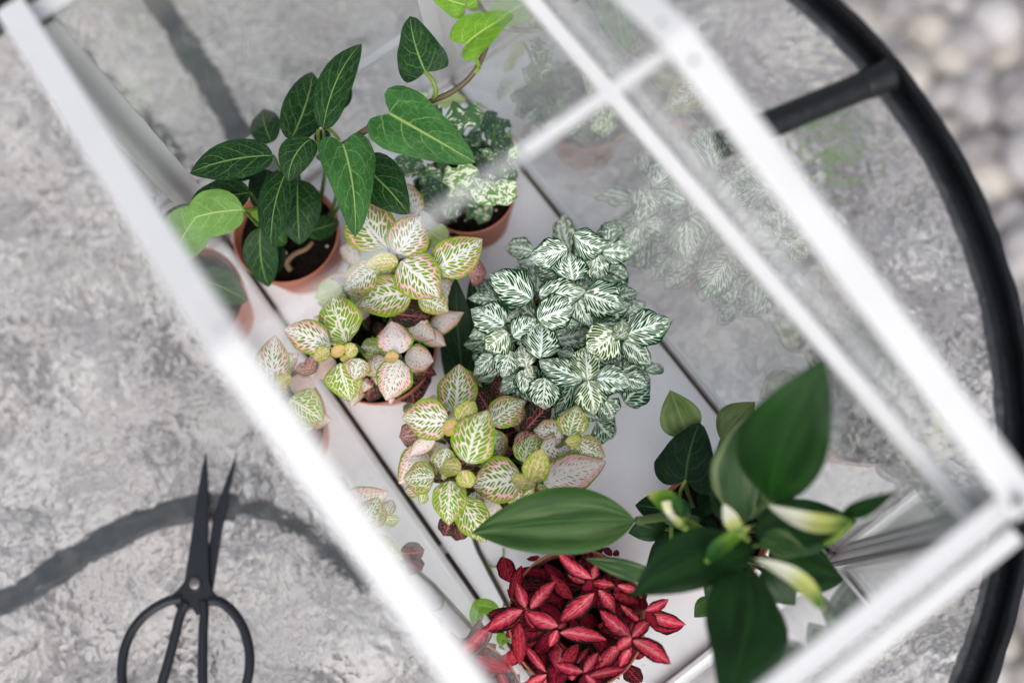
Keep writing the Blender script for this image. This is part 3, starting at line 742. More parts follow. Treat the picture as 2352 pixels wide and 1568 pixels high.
def filler(root, c, n, r0, r1, zz, mats, ln, wd, rs, shape='ovate'):
    """the lower, half-hidden leaves that close a plant's canopy"""
    for k in range(n):
        t = k * 2.39996 + rs.uniform(-.4, .4); r = r0 + (r1 - r0) * math.sqrt((k + .5) / n)
        z = zz[1] - (zz[1] - zz[0]) * ((r - r0) / (r1 - r0)) ** 1.2 + rs.uniform(-.004, .004)
        b = Vector((c[0] + r * math.cos(t), c[1] + r * math.sin(t), z)); a = t + rs.uniform(-.9, .9)
        l = ln * rs.uniform(.75, 1.2)
        T = b + Vector((math.cos(a) * l, math.sin(a) * l, rs.uniform(-.008, -.001)))
        T.x = max(-.094, min(.094, T.x))
        leaf(root, b, T, wd * rs.uniform(.8, 1.15), M[rs.choice(mats)], rs, shape, nu=10, nv=6, arch=.1, fold=.12, cup=.12, ripple=.05)

# --- white-veined plant
rs = random.Random(11); c = (0.036, -0.006)
P = tag(empty('potted_plant', (c[0], c[1], 0)), 'bushy plant of white-veined dark green leaves in the middle, right of the pink ones', 'potted plant', 'potted plants in the glass house')
pot(P, c[0], c[1], 0.033, 0.050, 0.044)
white_rows = [
 ('W1',1160,260,1530,360,270,0,'wv',dict(arch=.22,hook=.25)), ('W1',1090,410,675,520,270,0,'wv'), ('W1',1150,750,1120,445,285,0,'wv'), ('W1',710,945,258,680,310,0,'wv'),
 ('W1',785,905,1285,865,280,0,'wv'), ('W1',780,1165,1185,990,310,0,'wv'), ('W1',1270,890,1700,1040,330,1,'wv'), ('W1',420,1235,60,1060,300,0,'wv'),
 ('W1',800,1570,818,1190,330,0,'wv'), ('W1',1600,1300,1300,1530,350,0,'wvy'), ('W1',1710,1325,2210,1165,320,0,'wv'), ('W2',1310,745,1280,395,300,0,'wvy'),
 ('W2',1312,750,1375,1115,300,0,'wvy'), ('W2',1250,740,785,545,270,0,'wv'), ('W2',1400,730,1775,785,285,0,'wv'), ('W2',1690,340,1972,575,250,1,'wv'),
 ('W1',450,1300,210,1482,275,0,'wvy'), ('W1',510,1345,755,1150,230,0,'wv'), ('W1',1200,940,1340,1235,225,1,'wv'), ('W1',745,1140,523,942,180,1,'wv'),
 ('W1',1650,1340,1680,1165,150,0,'wvy',dict(zb=.104)), ('W1',1640,1350,1740,1290,90,0,'wvy',dict(zb=.105)), ('W1',1640,1350,1580,1280,90,0,'wvy',dict(zb=.105)), ('W1',430,1190,580,1070,120,0,'wvy'),
 ('W1',1460,440,1798,465,230,1,'wv'), ('W1',1400,470,1420,785,235,1,'wv'), ('W1',990,690,755,525,250,1,'wv'), ('W1',1530,345,1580,100,230,1,'wv'),
 ('W1',1105,415,1045,35,200,2,'wvy'), ('W1',720,440,428,395,185,2,'wv'), ('W1',780,625,550,485,150,2,'wv'), ('W1',1480,645,1755,760,200,2,'wv'),
 ('W1',1450,705,1745,880,180,2,'wv'), ('W1',1400,465,1420,310,160,2,'wv'), ('W1',345,960,28,940,125,1,'wv'), ('W1',420,1045,400,820,160,2,'wv'),
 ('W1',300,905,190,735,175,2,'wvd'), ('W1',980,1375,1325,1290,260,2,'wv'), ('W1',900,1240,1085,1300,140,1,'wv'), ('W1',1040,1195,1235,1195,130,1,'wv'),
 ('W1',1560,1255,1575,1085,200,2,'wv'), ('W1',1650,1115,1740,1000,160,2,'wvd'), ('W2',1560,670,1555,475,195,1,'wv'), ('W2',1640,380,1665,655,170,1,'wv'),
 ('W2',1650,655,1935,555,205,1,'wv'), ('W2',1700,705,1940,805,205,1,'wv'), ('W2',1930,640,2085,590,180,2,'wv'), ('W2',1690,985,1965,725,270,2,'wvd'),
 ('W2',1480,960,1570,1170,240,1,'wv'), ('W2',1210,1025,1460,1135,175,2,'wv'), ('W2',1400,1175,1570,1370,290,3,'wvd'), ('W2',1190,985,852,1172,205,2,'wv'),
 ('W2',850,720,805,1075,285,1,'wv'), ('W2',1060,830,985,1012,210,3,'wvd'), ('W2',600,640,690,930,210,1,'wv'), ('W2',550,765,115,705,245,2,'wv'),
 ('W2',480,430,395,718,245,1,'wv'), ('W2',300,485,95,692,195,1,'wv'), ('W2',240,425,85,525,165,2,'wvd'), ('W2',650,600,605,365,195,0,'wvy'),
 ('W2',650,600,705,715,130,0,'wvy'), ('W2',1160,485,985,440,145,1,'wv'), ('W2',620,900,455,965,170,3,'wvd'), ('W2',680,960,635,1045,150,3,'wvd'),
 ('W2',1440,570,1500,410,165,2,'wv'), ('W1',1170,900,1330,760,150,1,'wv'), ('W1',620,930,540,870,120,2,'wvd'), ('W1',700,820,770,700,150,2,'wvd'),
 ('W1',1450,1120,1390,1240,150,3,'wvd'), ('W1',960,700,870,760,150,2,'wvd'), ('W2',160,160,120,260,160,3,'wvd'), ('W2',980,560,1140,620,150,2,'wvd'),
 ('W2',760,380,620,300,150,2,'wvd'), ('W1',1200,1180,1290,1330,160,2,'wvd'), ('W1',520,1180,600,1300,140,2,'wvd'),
]
plant_leaves(P, white_rows, 0.098, 0.013, rs, c, 'ovate', wk=1.30, arch=.10, fold=.10, cup=.14, ripple=.06, serr=.06)
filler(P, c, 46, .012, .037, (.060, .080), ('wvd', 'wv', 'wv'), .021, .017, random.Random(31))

# --- pink plants
rs = random.Random(12); c = (-0.0541, 0.0589)
P = tag(empty('potted_plant', (c[0], c[1], 0)), 'pink-veined lime plant next to the dark ivy, its terracotta rim and soil showing', 'potted plant', 'potted plants in the glass house')
pot(P, c[0], c[1], 0.0365, 0.050, 0.043)
rows = [
 ('P1',1240,790,1500,375,350,0,'pink',dict(zb=.108)), ('P1',1260,870,915,915,200,0,'yellow',dict(zb=.112,fold=.45)), ('P1',1150,725,785,215,420,0,'pink'), ('P1',1290,860,1700,1255,400,0,'pink',dict(zb=.104)),
 ('P1',1630,950,2155,632,340,0,'pink'), ('P1',1400,1195,832,1355,350,1,'pink'), ('P1',1050,920,665,1172,275,1,'pink'), ('P1',1130,870,1090,1100,165,1,'pink'),
 ('P1',1490,800,1545,510,150,1,'pink'), ('P1',1580,540,1785,695,220,1,'under'), ('P1',1480,370,1310,25,200,1,'pink'), ('P1',1480,1235,1795,1405,215,1,'pink'),
 ('P1',1690,1080,1815,1268,200,2,'pink'), ('P1',2010,960,2195,1010,230,2,'pinkmid'), ('P1',1030,1130,700,1340,260,2,'pinkpale'), ('P1',650,1130,370,1265,165,1,'under'),
 ('P1',850,860,638,715,180,2,'pinkpale'), ('P2',712,765,565,250,385,0,'pinkgreen'), ('P2',540,805,35,635,285,0,'pink'), ('P2',530,850,368,955,180,0,'yellow',dict(zb=.106)),
 ('P2',690,815,540,905,130,0,'orange',dict(zb=.107,fold=.4)), ('P2',800,790,715,925,165,0,'yellow',dict(zb=.108)), ('P2',690,900,700,990,110,0,'orange'), ('P2',640,990,755,1395,345,1,'pinkgreen'),
 ('P2',850,940,790,1175,235,0,'pink'), ('P2',860,820,1145,890,200,1,'pinkgreen'), ('P2',1130,960,880,1095,195,1,'pinkpale'), ('P2',1270,890,1185,550,310,0,'pinkpale',dict(zb=.102)),
 ('P2',1265,920,1105,935,130,0,'orange',dict(zb=.104,fold=.4)), ('P2',1275,955,1125,1390,310,0,'pinkpale'), ('P2',1330,930,1635,975,245,1,'pinkpale'), ('P2',1300,640,1185,478,215,2,'pinkgreen'),
 ('P2',1410,580,1705,612,270,3,'pinkdark'), ('P2',1750,480,1845,885,180,3,'pinkdark'), ('P2',1360,1020,1425,1435,345,3,'pinkdark',dict(zt=.036)), ('P2',1000,1080,930,1395,270,2,'pinkdark',dict(zt=.05)),
 ('P2',580,950,398,1155,195,2,'pinkunder'), ('P2',360,920,275,1118,120,2,'pinkmid'), ('P2',1310,460,1385,650,110,3,'pinkdark'), ('P2',1085,720,1050,550,120,2,'pinkdark'),
 ('P2',900,470,900,600,140,3,'pinkdark'), ('P2',850,400,950,490,170,2,'pinkpale'), ('P2',920,1150,900,1290,130,2,'pinkmid'), ('P2',420,560,470,700,140,3,'pinkdark'),
 ('P1',800,1050,420,1120,150,3,'pinkpale'),
]
plant_leaves(P, rows, 0.100, 0.014, rs, c, 'ovate', soil_z=.043, wk=1.30, arch=.10, fold=.12, cup=.12, ripple=.04, serr=.03)
filler(P, (c[0] + .008, c[1] + .006), 34, .006, .032, (.056, .082), ('pinkdark', 'pinkpale', 'pink', 'pinkgreen', 'pinkpale'), .020, .014, random.Random(32))
rs2 = random.Random(4)
for k in range(7):
    t = rs2.uniform(0, 6.28); r = rs2.uniform(.005, .03); crumb(P, (c[0] + r * math.cos(t), c[1] + r * math.sin(t), .0445), rs2.uniform(.0006, .0013), M['perlite'])

rs = random.Random(13); c = (-0.0300, -0.0330)
P = tag(empty('potted_plant', (c[0], c[1], 0)), 'dense pink-veined lime plant left of the large pointed leaf, above the red one', 'potted plant', 'potted plants in the glass house')
pot(P, c[0], c[1], 0.030, 0.046, 0.040)
rows = [
 ('Q1',820,1120,1035,550,385,0,'pinkgreen',dict(zb=.100,zt=.103)), ('Q1',690,595,738,70,335,1,'pink'), ('Q1',640,680,128,640,355,0,'pink'), ('Q1',740,690,905,468,245,0,'yellow',dict(zb=.100)),
 ('Q1',740,730,550,775,185,0,'orange',dict(zb=.101,fold=.3)), ('Q1',740,730,705,830,120,0,'orange',dict(zb=.101)), ('Q1',1060,690,1440,455,255,1,'pink'), ('Q1',930,560,1285,375,220,2,'pinkpale'),
 ('Q1',560,520,365,515,165,2,'pinkunder'), ('Q1',960,385,875,308,100,2,'under'), ('Q1',170,595,222,490,100,2,'pinkgreen'), ('Q1',320,815,98,850,215,2,'pinkmid'),
 ('Q1',475,865,210,1050,145,1,'pinkpale'), ('Q1',345,930,95,1345,275,2,'pinkpale',dict(hook=-.12)), ('Q1',620,880,410,1065,160,2,'pinkpale'), ('Q1',610,960,572,1305,210,1,'pink',dict(hook=.12)),
 ('Q1',475,1265,142,1290,275,1,'pink'), ('Q1',757,1190,530,1175,230,0,'yellow',dict(zb=.100)), ('Q1',768,1200,855,1382,210,0,'yellow',dict(zb=.100)), ('Q1',1395,1290,878,1370,390,1,'pink'),
 ('Q1',1555,1352,1283,1255,165,0,'yellow',dict(zb=.102,fold=.45)), ('Q1',1500,1318,1625,968,285,0,'yellow',dict(zb=.103,zt=.108)), ('Q1',1420,1110,1535,778,245,1,'pinkgreen'), ('Q1',1630,1335,2300,1105,330,1,'pinkpale'),
 ('Q1',1600,960,1930,985,250,1,'pink'), ('Q1',1650,1080,1755,1160,140,2,'pink'), ('Q1',1780,1155,1968,985,165,2,'pinkgreen'), ('Q1',1845,850,1525,765,235,1,'pink'),
 ('Q1',1900,835,1992,515,275,0,'pinkgreen'), ('Q1',1970,900,2288,1055,240,1,'pink'), ('Q1',1870,900,2045,865,140,0,'yellow',dict(zb=.101,fold=.4)), ('Q1',1180,865,1430,770,270,3,'pinkdark'),
 ('Q1',1300,640,1560,725,165,3,'pinkunder'), ('Q1',1070,770,1165,1088,205,2,'pink'), ('Q1',1160,870,1330,1010,215,3,'pinkmid'), ('Q1',920,1135,1110,1070,165,2,'pink'),
 ('Q2',640,510,622,985,295,0,'pinkgreen'), ('Q2',760,700,1020,1172,290,1,'pinkgreen'), ('Q2',668,600,820,640,150,0,'yellow'), ('Q2',660,880,565,1100,180,3,'pinkdark'),
 ('Q2',720,985,765,1140,170,3,'pinkdark'), ('Q2',1110,700,1025,895,250,2,'pinkpale'), ('Q2',900,760,950,980,155,2,'pinkpale'), ('Q2',370,600,328,760,120,2,'pinkgreen'),
 ('Q2',310,600,160,625,130,2,'pink'), ('Q2',1530,560,1325,690,140,2,'pinkgreen'), ('Q2',1570,570,1680,555,120,2,'pinkgreen'), ('Q2',1200,690,1260,780,130,3,'pinkdark'),
 ('Q2',860,600,830,720,160,3,'pinkdark'), ('Q1',640,1000,640,1130,150,3,'pinkmid'), ('Q1',1240,1080,1200,1060,120,3,'pinkmid'),
]
plant_leaves(P, rows, 0.096, 0.013, rs, c, 'ovate', soil_z=.04, wk=1.30, arch=.10, fold=.11, cup=.12, ripple=.04, serr=.03)
filler(P, c, 40, .006, .030, (.052, .076), ('pinkdark', 'pinkmid', 'pink', 'pinkdark'), .021, .015, random.Random(33))

# --- red plant
rs = random.Random(14); c = (-0.053, -0.1385)
P = tag(empty('potted_plant', (c[0], c[1], 0)), 'crimson red-leaved plant in a round terracotta pot, nearest to the scissors', 'potted plant', 'potted plants in the glass house')
pot(P, c[0], c[1], 0.0385, 0.050, 0.043, 64)
rows = [
 ('R',590,765,495,505,165,0,'red'), ('R',640,775,920,475,175,0,'red'), ('R',560,790,175,1005,210,0,'red'), ('R',525,930,532,1378,175,0,'redspot'), ('R',530,890,130,985,170,1,'red'),
 ('R',600,790,670,975,150,1,'red'), ('R',935,960,595,815,210,0,'red'), ('R',960,1030,1450,1105,190,0,'red'), ('R',930,1000,845,1180,130,0,'red'), ('R',940,980,1030,935,100,0,'red'),
 ('R',1715,1075,1380,790,205,0,'red'), ('R',1735,1110,2138,1365,215,0,'red'), ('R',1725,1075,1925,885,150,0,'red'), ('R',1720,1085,1560,1212,160,0,'red',dict(zb=.084)), ('R',1600,1170,1375,1398,185,1,'red'),
 ('R',1715,1170,1595,1395,145,1,'red'), ('R',1700,1050,1735,920,105,1,'red'), ('R',1200,1445,895,1360,140,0,'red'), ('R',1215,1450,1365,1240,145,0,'red'), ('R',1270,1490,1670,1415,135,0,'red'),
 ('R',1215,1480,1185,1640,140,0,'redold'), ('R',1230,1480,1350,1580,110,0,'red'), ('R',1300,455,930,172,165,0,'red'), ('R',1310,460,1345,300,150,0,'red'), ('R',1290,460,1225,670,125,0,'redold'),
 ('R',1225,500,1035,415,115,1,'red'), ('R',1535,525,1270,495,135,0,'red'), ('R',1545,515,1600,440,90,0,'redold'), ('R',1570,525,1815,580,120,0,'red'), ('R',1545,540,1590,600,90,0,'redold'),
 ('R',1320,610,932,925,225,0,'red'), ('R',1370,575,1545,830,175,0,'red'), ('R',1505,615,1820,715,115,1,'redspot'), ('R',1605,735,1805,915,105,1,'red'), ('R',1865,795,2115,675,120,0,'red'),
 ('R',1860,810,2300,945,180,1,'red'), ('R',1900,920,2270,960,215,2,'redspot'), ('R',1845,800,1845,655,105,1,'redold'), ('R',1880,800,1985,975,125,0,'redold'), ('R',425,500,345,215,205,2,'redspot'),
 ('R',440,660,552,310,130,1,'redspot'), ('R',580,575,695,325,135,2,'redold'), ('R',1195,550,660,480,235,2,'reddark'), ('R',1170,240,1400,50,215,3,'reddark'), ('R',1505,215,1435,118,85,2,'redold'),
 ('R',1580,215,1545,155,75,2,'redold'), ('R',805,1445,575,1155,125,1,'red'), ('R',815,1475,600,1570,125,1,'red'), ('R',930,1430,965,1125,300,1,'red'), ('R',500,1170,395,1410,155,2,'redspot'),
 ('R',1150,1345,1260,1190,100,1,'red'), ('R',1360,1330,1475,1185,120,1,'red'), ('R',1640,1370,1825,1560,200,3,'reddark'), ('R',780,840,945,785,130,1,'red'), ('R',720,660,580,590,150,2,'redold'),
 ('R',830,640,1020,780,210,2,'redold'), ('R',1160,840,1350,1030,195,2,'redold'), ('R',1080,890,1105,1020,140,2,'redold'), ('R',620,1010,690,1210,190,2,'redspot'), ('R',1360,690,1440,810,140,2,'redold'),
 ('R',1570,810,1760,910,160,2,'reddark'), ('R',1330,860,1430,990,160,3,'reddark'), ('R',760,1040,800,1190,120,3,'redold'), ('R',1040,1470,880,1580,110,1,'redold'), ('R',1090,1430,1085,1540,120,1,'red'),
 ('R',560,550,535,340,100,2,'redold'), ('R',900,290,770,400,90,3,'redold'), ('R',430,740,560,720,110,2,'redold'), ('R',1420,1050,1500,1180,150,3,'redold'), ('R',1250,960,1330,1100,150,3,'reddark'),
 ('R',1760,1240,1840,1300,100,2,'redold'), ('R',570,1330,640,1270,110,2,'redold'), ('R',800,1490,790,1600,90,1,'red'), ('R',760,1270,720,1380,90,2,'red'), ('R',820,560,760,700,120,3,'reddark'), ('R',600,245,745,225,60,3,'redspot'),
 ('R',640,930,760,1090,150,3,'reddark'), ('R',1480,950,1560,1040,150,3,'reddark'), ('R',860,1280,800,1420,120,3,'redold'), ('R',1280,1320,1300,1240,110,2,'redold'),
]
plant_leaves(P, rows, 0.080, 0.010, rs, c, 'lance', soil_z=.043, stem_mat='stem_red', wk=1.0, arch=.06, fold=.10, cup=.05, ripple=.04, serr=.06)
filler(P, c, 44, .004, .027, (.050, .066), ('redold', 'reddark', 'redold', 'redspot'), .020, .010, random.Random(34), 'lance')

# --- dark ivy with its long vine
rs = random.Random(15); c = (-0.0590, 0.1530)
P = tag(empty('potted_plant', (c[0], c[1], 0)), 'dark glossy ivy with a long vine reaching over the variegated plant', 'potted plant', 'potted plants in the glass house')
pot(P, c[0], c[1], 0.0335, 0.050, 0.043)
rows = [
 ('I1',1150,1228,262,1415,385,0,'ivy'), ('I1',1340,1065,1572,345,385,1,'ivy',dict(hook=.06)), ('I1',1682,945,2088,42,310,0,'ivy',dict(hook=-.06)), ('I1',1130,1090,1035,745,285,2,'ivy'),
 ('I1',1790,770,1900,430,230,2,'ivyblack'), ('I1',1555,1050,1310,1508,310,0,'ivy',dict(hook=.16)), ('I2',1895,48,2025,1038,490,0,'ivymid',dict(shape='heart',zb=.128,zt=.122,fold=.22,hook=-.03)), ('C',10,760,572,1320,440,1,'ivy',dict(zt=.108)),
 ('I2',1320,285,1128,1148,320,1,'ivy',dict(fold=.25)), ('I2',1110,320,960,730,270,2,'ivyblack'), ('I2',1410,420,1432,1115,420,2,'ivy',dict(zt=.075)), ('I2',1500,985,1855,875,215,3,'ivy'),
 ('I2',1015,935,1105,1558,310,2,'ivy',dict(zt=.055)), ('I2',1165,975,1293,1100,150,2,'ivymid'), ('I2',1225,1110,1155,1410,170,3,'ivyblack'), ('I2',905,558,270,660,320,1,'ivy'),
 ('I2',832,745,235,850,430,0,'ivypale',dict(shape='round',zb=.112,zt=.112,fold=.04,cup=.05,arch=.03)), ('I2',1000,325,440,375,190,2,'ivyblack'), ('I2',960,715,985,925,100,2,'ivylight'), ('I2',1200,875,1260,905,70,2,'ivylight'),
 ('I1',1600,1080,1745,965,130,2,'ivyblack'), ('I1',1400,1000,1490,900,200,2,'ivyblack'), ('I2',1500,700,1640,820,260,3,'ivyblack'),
 ('A',375,1210,1278,1728,600,0,'ivymid',dict(shape='heart',zb=.150,zt=.142,fold=.05,cup=.06,lobe=.05,ripple=.015)),
 ('A',748,765,585,170,480,0,'ivy',dict(zb=.146,zt=.150,shape='heart',lobe=-.13,fold=.10)), ('A',1178,468,1685,158,430,0,'ivylight',dict(shape='heart',zb=.162,zt=.165,fold=.28,cup=.05,lobe=.03)),
 ('A',1168,52,800,-70,270,0,'ivylight',dict(shape='heart',zb=.162,zt=.164,lobe=-.1)), ('A',1300,0,1190,70,85,0,'ivylight',dict(zb=.165,zt=.163)),
]
for i, r in enumerate(rows):
    if len(r) == 8: rows[i] = r + (dict(),)
plant_leaves(P, rows, 0.122, 0.017, rs, c, 'long', soil_z=.043, stems=True, wk=1.16, arch=.08, fold=.16, cup=.10, ripple=.025)
V = [cpos('I1', 1640, 1250, .085), cpos('I1', 1960, 1085, .108), cpos('A', 0, 1462, .118), cpos('A', 190, 1345, .128), cpos('A', 480, 1220, .134), cpos('A', 770, 1095, .138), cpos('A', 1050, 970, .142), cpos('A', 1270, 765, .148), cpos('A', 1400, 480, .153), cpos('A', 1410, 230, .156), cpos('A', 1345, 85, .158), cpos('A', 1290, 15, .160)]
tube('vine', V, 0.0021, M['vine'], P, 8, r1=0.0013, n=6)
tube('petiole', [cpos('A', 745, 762, .146), cpos('A', 820, 850, .146), cpos('A', 862, 970, .143), cpos('A', 830, 1065, .139)], 0.0011, M['petiole'], P, 6, r1=.0014)
tube('petiole', [cpos('A', 1230, 560, .160), cpos('A', 1285, 620, .157), cpos('A', 1318, 715, .151), cpos('A', 1275, 770, .148)], 0.0011, M['petiole'], P, 6, r1=.0014)
tube('petiole', [cpos('A', 1165, 52, .161), cpos('A', 1240, 100, .160), cpos('A', 1350, 90, .158)], 0.0009, M['petiole'], P, 6)
tube('petiole', [cpos('I1', 1685, 925, .118), cpos('I1', 1770, 970, .112), cpos('I1', 1850, 1060, .104)], 0.0011, M['petiole'], P, 6)
tube('petiole', [cpos('I1', 1630, 960, .108), cpos('I1', 1632, 1080, .100), cpos('I1', 1640, 1180, .09)], 0.0012, M['petiole'], P, 6)
tube('petiole', [cpos('I1', 1560, 1070, .112), cpos('I1', 1640, 1140, .10)], 0.0010, M['petiole'], P, 6, n=3)
tube('petiole', [cpos('I2', 832, 745, .112), cpos('I2', 920, 735, .103), cpos('I2', 1010, 720, .09)], 0.0011, M['petiole'], P, 6)
tube('dry_root', [cpos('I2', 1340, 1390, .0445), cpos('I2', 1300, 1310, .0455), cpos('I2', 1370, 1220, .046), cpos('I2', 1500, 1160, .046), cpos('I2', 1570, 1090, .045)], 0.0020, M['twig'], P, 7, r1=.0012)
for x, y in ((1670, 1045), (1725, 1130), (1560, 1110), (1290, 1200), (1600, 1020)): crumb(P, cpos('I2', x, y, .0445), .0011, M['perlite'])

# --- variegated ivy
rs = random.Random(16); c = (0.0484, 0.1070)
P = tag(empty('potted_plant', (c[0], c[1], 0)), 'small variegated white and green ivy in a terracotta pot, below the heart-shaped leaf', 'potted plant', 'potted plants in the glass house')
pot(P, c[0], c[1], 0.0295, 0.050, 0.043)
rows = [
 ('C',950,335,1378,268,270,0,'variegated'), ('C',1130,400,1010,520,200,1,'vardark'), ('C',1400,530,1630,315,210,1,'vardark'), ('C',1370,450,1435,222,180,1,'vardark'),
 ('C',1340,570,1225,430,200,1,'vardark'), ('C',1480,640,1680,555,180,1,'vardark'), ('C',1420,620,1400,750,170,1,'variegated'), ('C',1310,860,930,972,250,0,'varwhite'),
 ('C',1450,975,1305,1205,310,0,'varwhite'), ('C',1540,955,1630,1228,270,0,'varwhite'), ('C',1540,940,1735,865,190,1,'variegated'), ('C',920,870,695,1005,230,1,'variegated'),
 ('C',720,800,400,775,240,1,'variegated'), ('C',1010,820,810,905,210,1,'vardark'), ('C',910,1000,690,1140,210,1,'vardark'), ('C',860,1140,720,1180,150,2,'variegated'),
 ('C',830,135,1185,95,120,1,'under'), ('C',760,110,650,45,130,1,'varwhite'), ('C',1240,210,1390,185,110,2,'varwhite'), ('C',1640,640,1755,700,160,1,'varwhite'),
 ('C',1150,560,1290,640,200,2,'vardark'), ('C',1230,520,1210,600,170,1,'vardark'), ('C',1550,470,1640,560,160,1,'variegated'), ('C',820,220,930,260,130,0,'vardark'),
 ('C',1050,1020,1170,1130,180,1,'varwhite'), ('C',1500,730,1640,700,200,2,'variegated'), ('C',1240,720,1330,740,190,3,'vardark'), ('C',560,860,480,920,200,2,'vardark'), ('C',850,950,990,1040,200,1,'vardark'),
 ('C',1480,440,1560,400,150,0,'vardark'), ('C',600,780,700,900,180,1,'variegated'), ('C',1500,930,1380,1040,150,0,'variegated'), ('C',1640,520,1745,540,90,2,'pinkunder'),
]
plant_leaves(P, rows, 0.086, 0.011, rs, c, 'lobed', soil_z=.043, wk=1.05, arch=.12, fold=.16, cup=.12, ripple=.06, serr=.10)
filler(P, (c[0], c[1] + .008), 16, .002, .016, (.052, .070), ('vardark', 'ivyblack', 'vardark', 'variegated'), .018, .016, random.Random(35), 'lobed')
rs2 = random.Random(8)
crumb(P, cpos('C', 1100, 1310, .0445), .0019, M['perlite']); crumb(P, cpos('C', 1190, 1290, .0445), .0013, M['twig'])
for k in range(8):
    x, y = rs2.uniform(950, 1500), rs2.uniform(1250, 1400); crumb(P, cpos('C', x, y, .0443), rs2.uniform(.0006, .0012), M['twig'] if k % 2 else M['perlite'])

# --- peace lily
rs = random.Random(17); c = (0.0385, -0.1440)
P = tag(empty('potted_plant', (c[0], c[1], 0)), 'tall broad-leaved dark green plant with cream flowers in the near corner', 'potted plant', 'potted plants in the glass house')
pot(P, c[0], c[1], 0.0325, 0.052, 0.046)
rows = [
 ('Z',3075,2000,3305,1432,370,0,'lily',dict(zb=.160,zt=.236,fold=.12)), ('Z',2985,2085,3042,1618,300,0,'lilystripe',dict(zb=.130,zt=.155,hook=-.10,fold=.15)),
 ('Z',3015,2125,3430,2085,240,0,'lily',dict(zb=.135,zt=.140,fold=.12)), ('Z',3365,2058,3592,1962,75,0,'lily',dict(zb=.165,zt=.195,fold=.3)),
 ('Z',3080,2245,3375,2320,215,1,'lily',dict(zb=.125,zt=.110)), ('Z',2995,2265,2895,2830,385,0,'lily',dict(zb=.140,zt=.175)),
 ('Z',3010,2190,2520,2385,250,0,'lily',dict(zb=.140,zt=.150,hook=.06)), ('Z',2540,2080,1884,2132,280,0,'lilylit',dict(zb=.112,zt=.104,fold=.22,cup=.06,nu=24,arch=.05,ripple=.05,ribs=.05)),
 ('Z',2640,2312,2338,2232,86,0,'lilystripe',dict(zb=.105,zt=.100)), ('Z',2755,1750,2680,1560,175,1,'lilypale',dict(zb=.085,zt=.092,fold=.5)), ('Z',2885,1760,3022,1606,145,1,'lilypale',dict(zb=.085,zt=.092,fold=.45)),
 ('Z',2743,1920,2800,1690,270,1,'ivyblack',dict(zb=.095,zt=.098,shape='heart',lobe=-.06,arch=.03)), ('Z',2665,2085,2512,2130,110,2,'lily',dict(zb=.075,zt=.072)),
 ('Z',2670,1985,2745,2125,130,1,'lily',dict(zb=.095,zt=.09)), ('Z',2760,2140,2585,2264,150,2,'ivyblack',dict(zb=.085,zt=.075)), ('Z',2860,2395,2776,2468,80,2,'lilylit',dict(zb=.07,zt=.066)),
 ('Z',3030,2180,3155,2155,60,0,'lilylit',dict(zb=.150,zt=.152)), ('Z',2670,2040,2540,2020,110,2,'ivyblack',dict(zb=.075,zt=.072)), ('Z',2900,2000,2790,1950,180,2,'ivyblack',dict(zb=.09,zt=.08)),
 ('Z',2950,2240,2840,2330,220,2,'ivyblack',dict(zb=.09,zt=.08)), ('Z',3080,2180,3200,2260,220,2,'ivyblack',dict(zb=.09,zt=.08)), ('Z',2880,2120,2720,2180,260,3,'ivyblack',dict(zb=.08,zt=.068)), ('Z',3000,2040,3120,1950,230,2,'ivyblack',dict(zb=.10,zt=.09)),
 ('Z',3180,2330,3290,2395,60,1,'lily',dict(zb=.12,zt=.10)), ('Z',3040,2090,3190,1850,150,1,'lily',dict(zb=.12,zt=.15)), ('Z',2960,2200,2800,2290,130,1,'lily',dict(zb=.115,zt=.115)), ('Z',3060,2260,3180,2420,150,1,'lily',dict(zb=.115,zt=.11)), ('Z',2940,2100,2850,1900,140,1,'lily',dict(zb=.115,zt=.115)), ('Z',3050,2140,3230,2210,120,1,'lilystripe',dict(zb=.15,zt=.15)), ('Z',2900,2290,2830,2420,120,1,'lily',dict(zb=.10,zt=.09)),
]
plant_leaves(P, rows, 0.12, 0.015, rs, c, 'lily', soil_z=.046, stems=True, wk=.95, nu=20, nv=24, arch=.06, fold=.16, cup=.10, ripple=.03, ribs=.016)
tube('petiole', [at(2545, 2082, .112), at(2620, 2072, .108), at(2700, 2060, .098), at(2790, 2080, .08)], .0022, M['stem'], P, 8)
tube('petiole', [at(2743, 1918, .095), at(2722, 1965, .088), at(2720, 2010, .075)], .0010, M['petiole'], P, 6)
tube('cut_stalk', [at(2690, 2060, .085), at(2685, 2130, .088), at(2686, 2190, .092)], .0012, M['petiole'], P, 6)
# flowers: each spathe wraps a short spadix on its own stalk
M['spadix'] = mat_simple('cream_spadix', (0.72, 0.68, 0.42), 0.6, 0.3, bump=0.6, bscale=900, bdist=.0006)
def flower(b, t, wd, mt, zb, zt, stalk, hook=0, fold=.5, arch=.1):
    B = at(*b, zb); T = at(*t, zt)
    fl = leaf(P, B, T, 0.60 * wd * mpp(B), M[mt], rs, 'long', name='flower_spathe', fold=fold, cup=.05, arch=arch, hook=hook, nu=18, nv=10, ripple=.04, tilt=0)
    tube('flower_stalk', [B] + [at(x, y, z) for x, y, z in stalk], .0016, M['petiole'], fl, 8)
flower((3400, 2090), (3072, 2018), 130, 'spathe', .172, .170, [(3300, 2170, .14), (3120, 2200, .08)], hook=-.14, fold=.35)
flower((3285, 2425), (3020, 2235), 120, 'spathe', .165, .172, [(3200, 2330, .12), (3060, 2230, .07)], hook=.10, fold=.45)
flower((2960, 2130), (2895, 2015), 105, 'spathe', .165, .170, [(2990, 2160, .13), (2960, 2170, .07)], fold=.3, arch=.02)
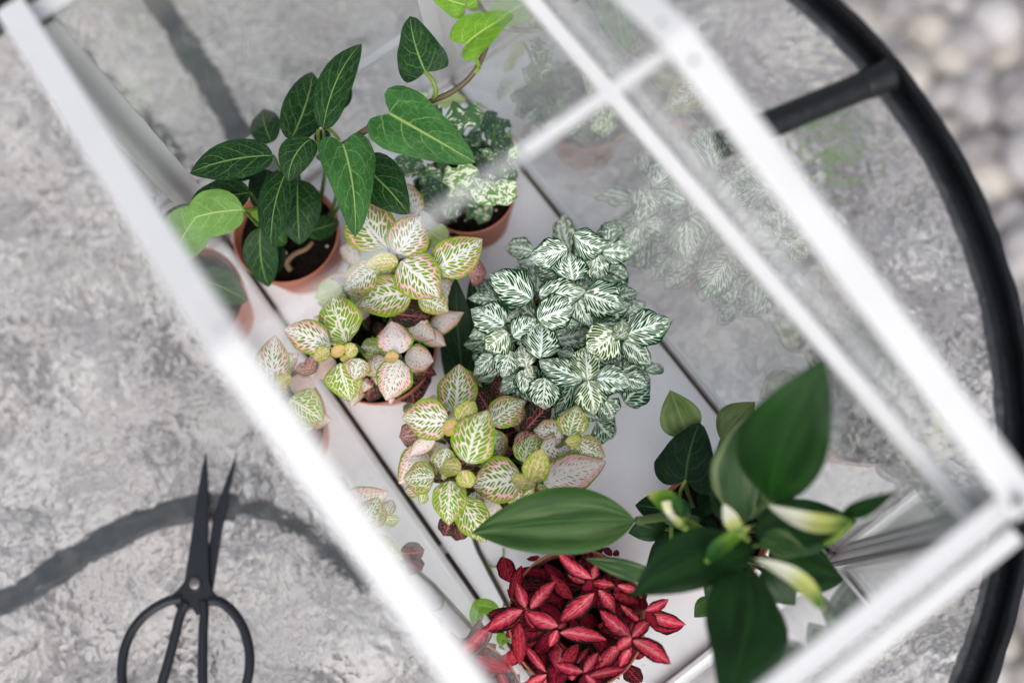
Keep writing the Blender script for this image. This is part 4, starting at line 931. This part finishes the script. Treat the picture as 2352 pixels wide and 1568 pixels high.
flower((2830, 2240), (3005, 2105), 110, 'spathegreen', .150, .165, [(2880, 2200, .12), (2920, 2180, .07)], fold=.5)
flower((2725, 2075), (2590, 1975), 150, 'spathegreen', .145, .140, [(2780, 2100, .12), (2820, 2120, .07)], hook=.18, fold=.35)
tube('spadix', [at(2665, 2005, .146), at(2672, 2035, .146), at(2690, 2060, .144)], .0026, M['spadix'], P, 8, r1=.0018)
flower((2740, 2110), (2655, 2040), 50, 'spathe', .146, .146, [(2790, 2120, .10), (2830, 2140, .07)], fold=.3)

# --- weed in the gravel, seen through the table's glass
rs = random.Random(21); WP = at(3275, 650, ZG + .03)
WD = tag(empty('weed', (WP.x, WP.y, ZG)), 'small green weed in the gravel, blurred through the table glass right of the greenhouse', 'weed')
for k in range(16):
    a_ = rs.uniform(0, 6.28); r_ = rs.uniform(.0, .035); B = Vector((WP.x + r_ * math.cos(a_), WP.y + 1.3 * r_ * math.sin(a_), ZG + rs.uniform(.03, .07)))
    T = B + Vector((rs.uniform(-.03, .03), rs.uniform(-.03, .03), rs.uniform(0, .02)))
    leaf(WD, B, T, rs.uniform(.012, .02), M['ivylight'], rs, 'oval', nu=8, nv=4)
    tube('stem', [(WP.x, WP.y, ZG), (B + Vector((WP.x, WP.y, ZG))) / 2 + Vector((0, 0, .012)), B], .0012, M['petiole'], WD, 5, n=3)

# --- trailing vine on the tray, left of the red plant
VN = tag(empty('trailing_vine', at(1960, 2300, .001)), 'thin brown vine with two small bright leaves lying left of the red plant', 'vine')
tube('stem', [at(1784, 1385, .0012), at(1790, 1480, .0012), at(1815, 1700, .0012), at(1870, 2050, .0012), at(1905, 2180, .0012), at(1936, 2245, .0012), at(1978, 2326, .0012), at(2035, 2432, .0012)], .0013, M['vine_dark'], VN, 6)
tube('tendril', [at(2013, 2190, .003), at(2014, 2225, .003), at(1995, 2258, .003), at(1970, 2266, .002), at(1950, 2258, .0015)], .0006, M['petiole'], VN, 5)
for (b, t, wd) in (((1995, 2432), (1886, 2412), 60), ((2036, 2560), (1972, 2545), 42)):
    B = at(*b, .030); T = at(*t, .026); leaf(VN, B, T, wd * mpp(B), M['ivylight'], rs, 'oval', fold=.3)
    tube('petiole', [B, at(b[0] + 14, b[1] + 8, .018), at(b[0] + 22, b[1] - 20, .002)], .0007, M['petiole'], VN, 5)
# --- deep green leaf standing between the pink and the white-veined plant
rs = random.Random(18)
DL = tag(empty('dark_plant', at(1862, 1500, .0)), 'dark green leaves standing in the gap between pink-veined and white-veined plants', 'plant')
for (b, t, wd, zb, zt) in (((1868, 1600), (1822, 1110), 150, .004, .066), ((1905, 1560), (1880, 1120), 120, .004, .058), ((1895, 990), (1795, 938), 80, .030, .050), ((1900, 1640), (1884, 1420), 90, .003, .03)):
    B = at(*b, zb); T = at(*t, zt); leaf(DL, B, T, wd * mpp(B), M['ivyblack'], rs, 'long')
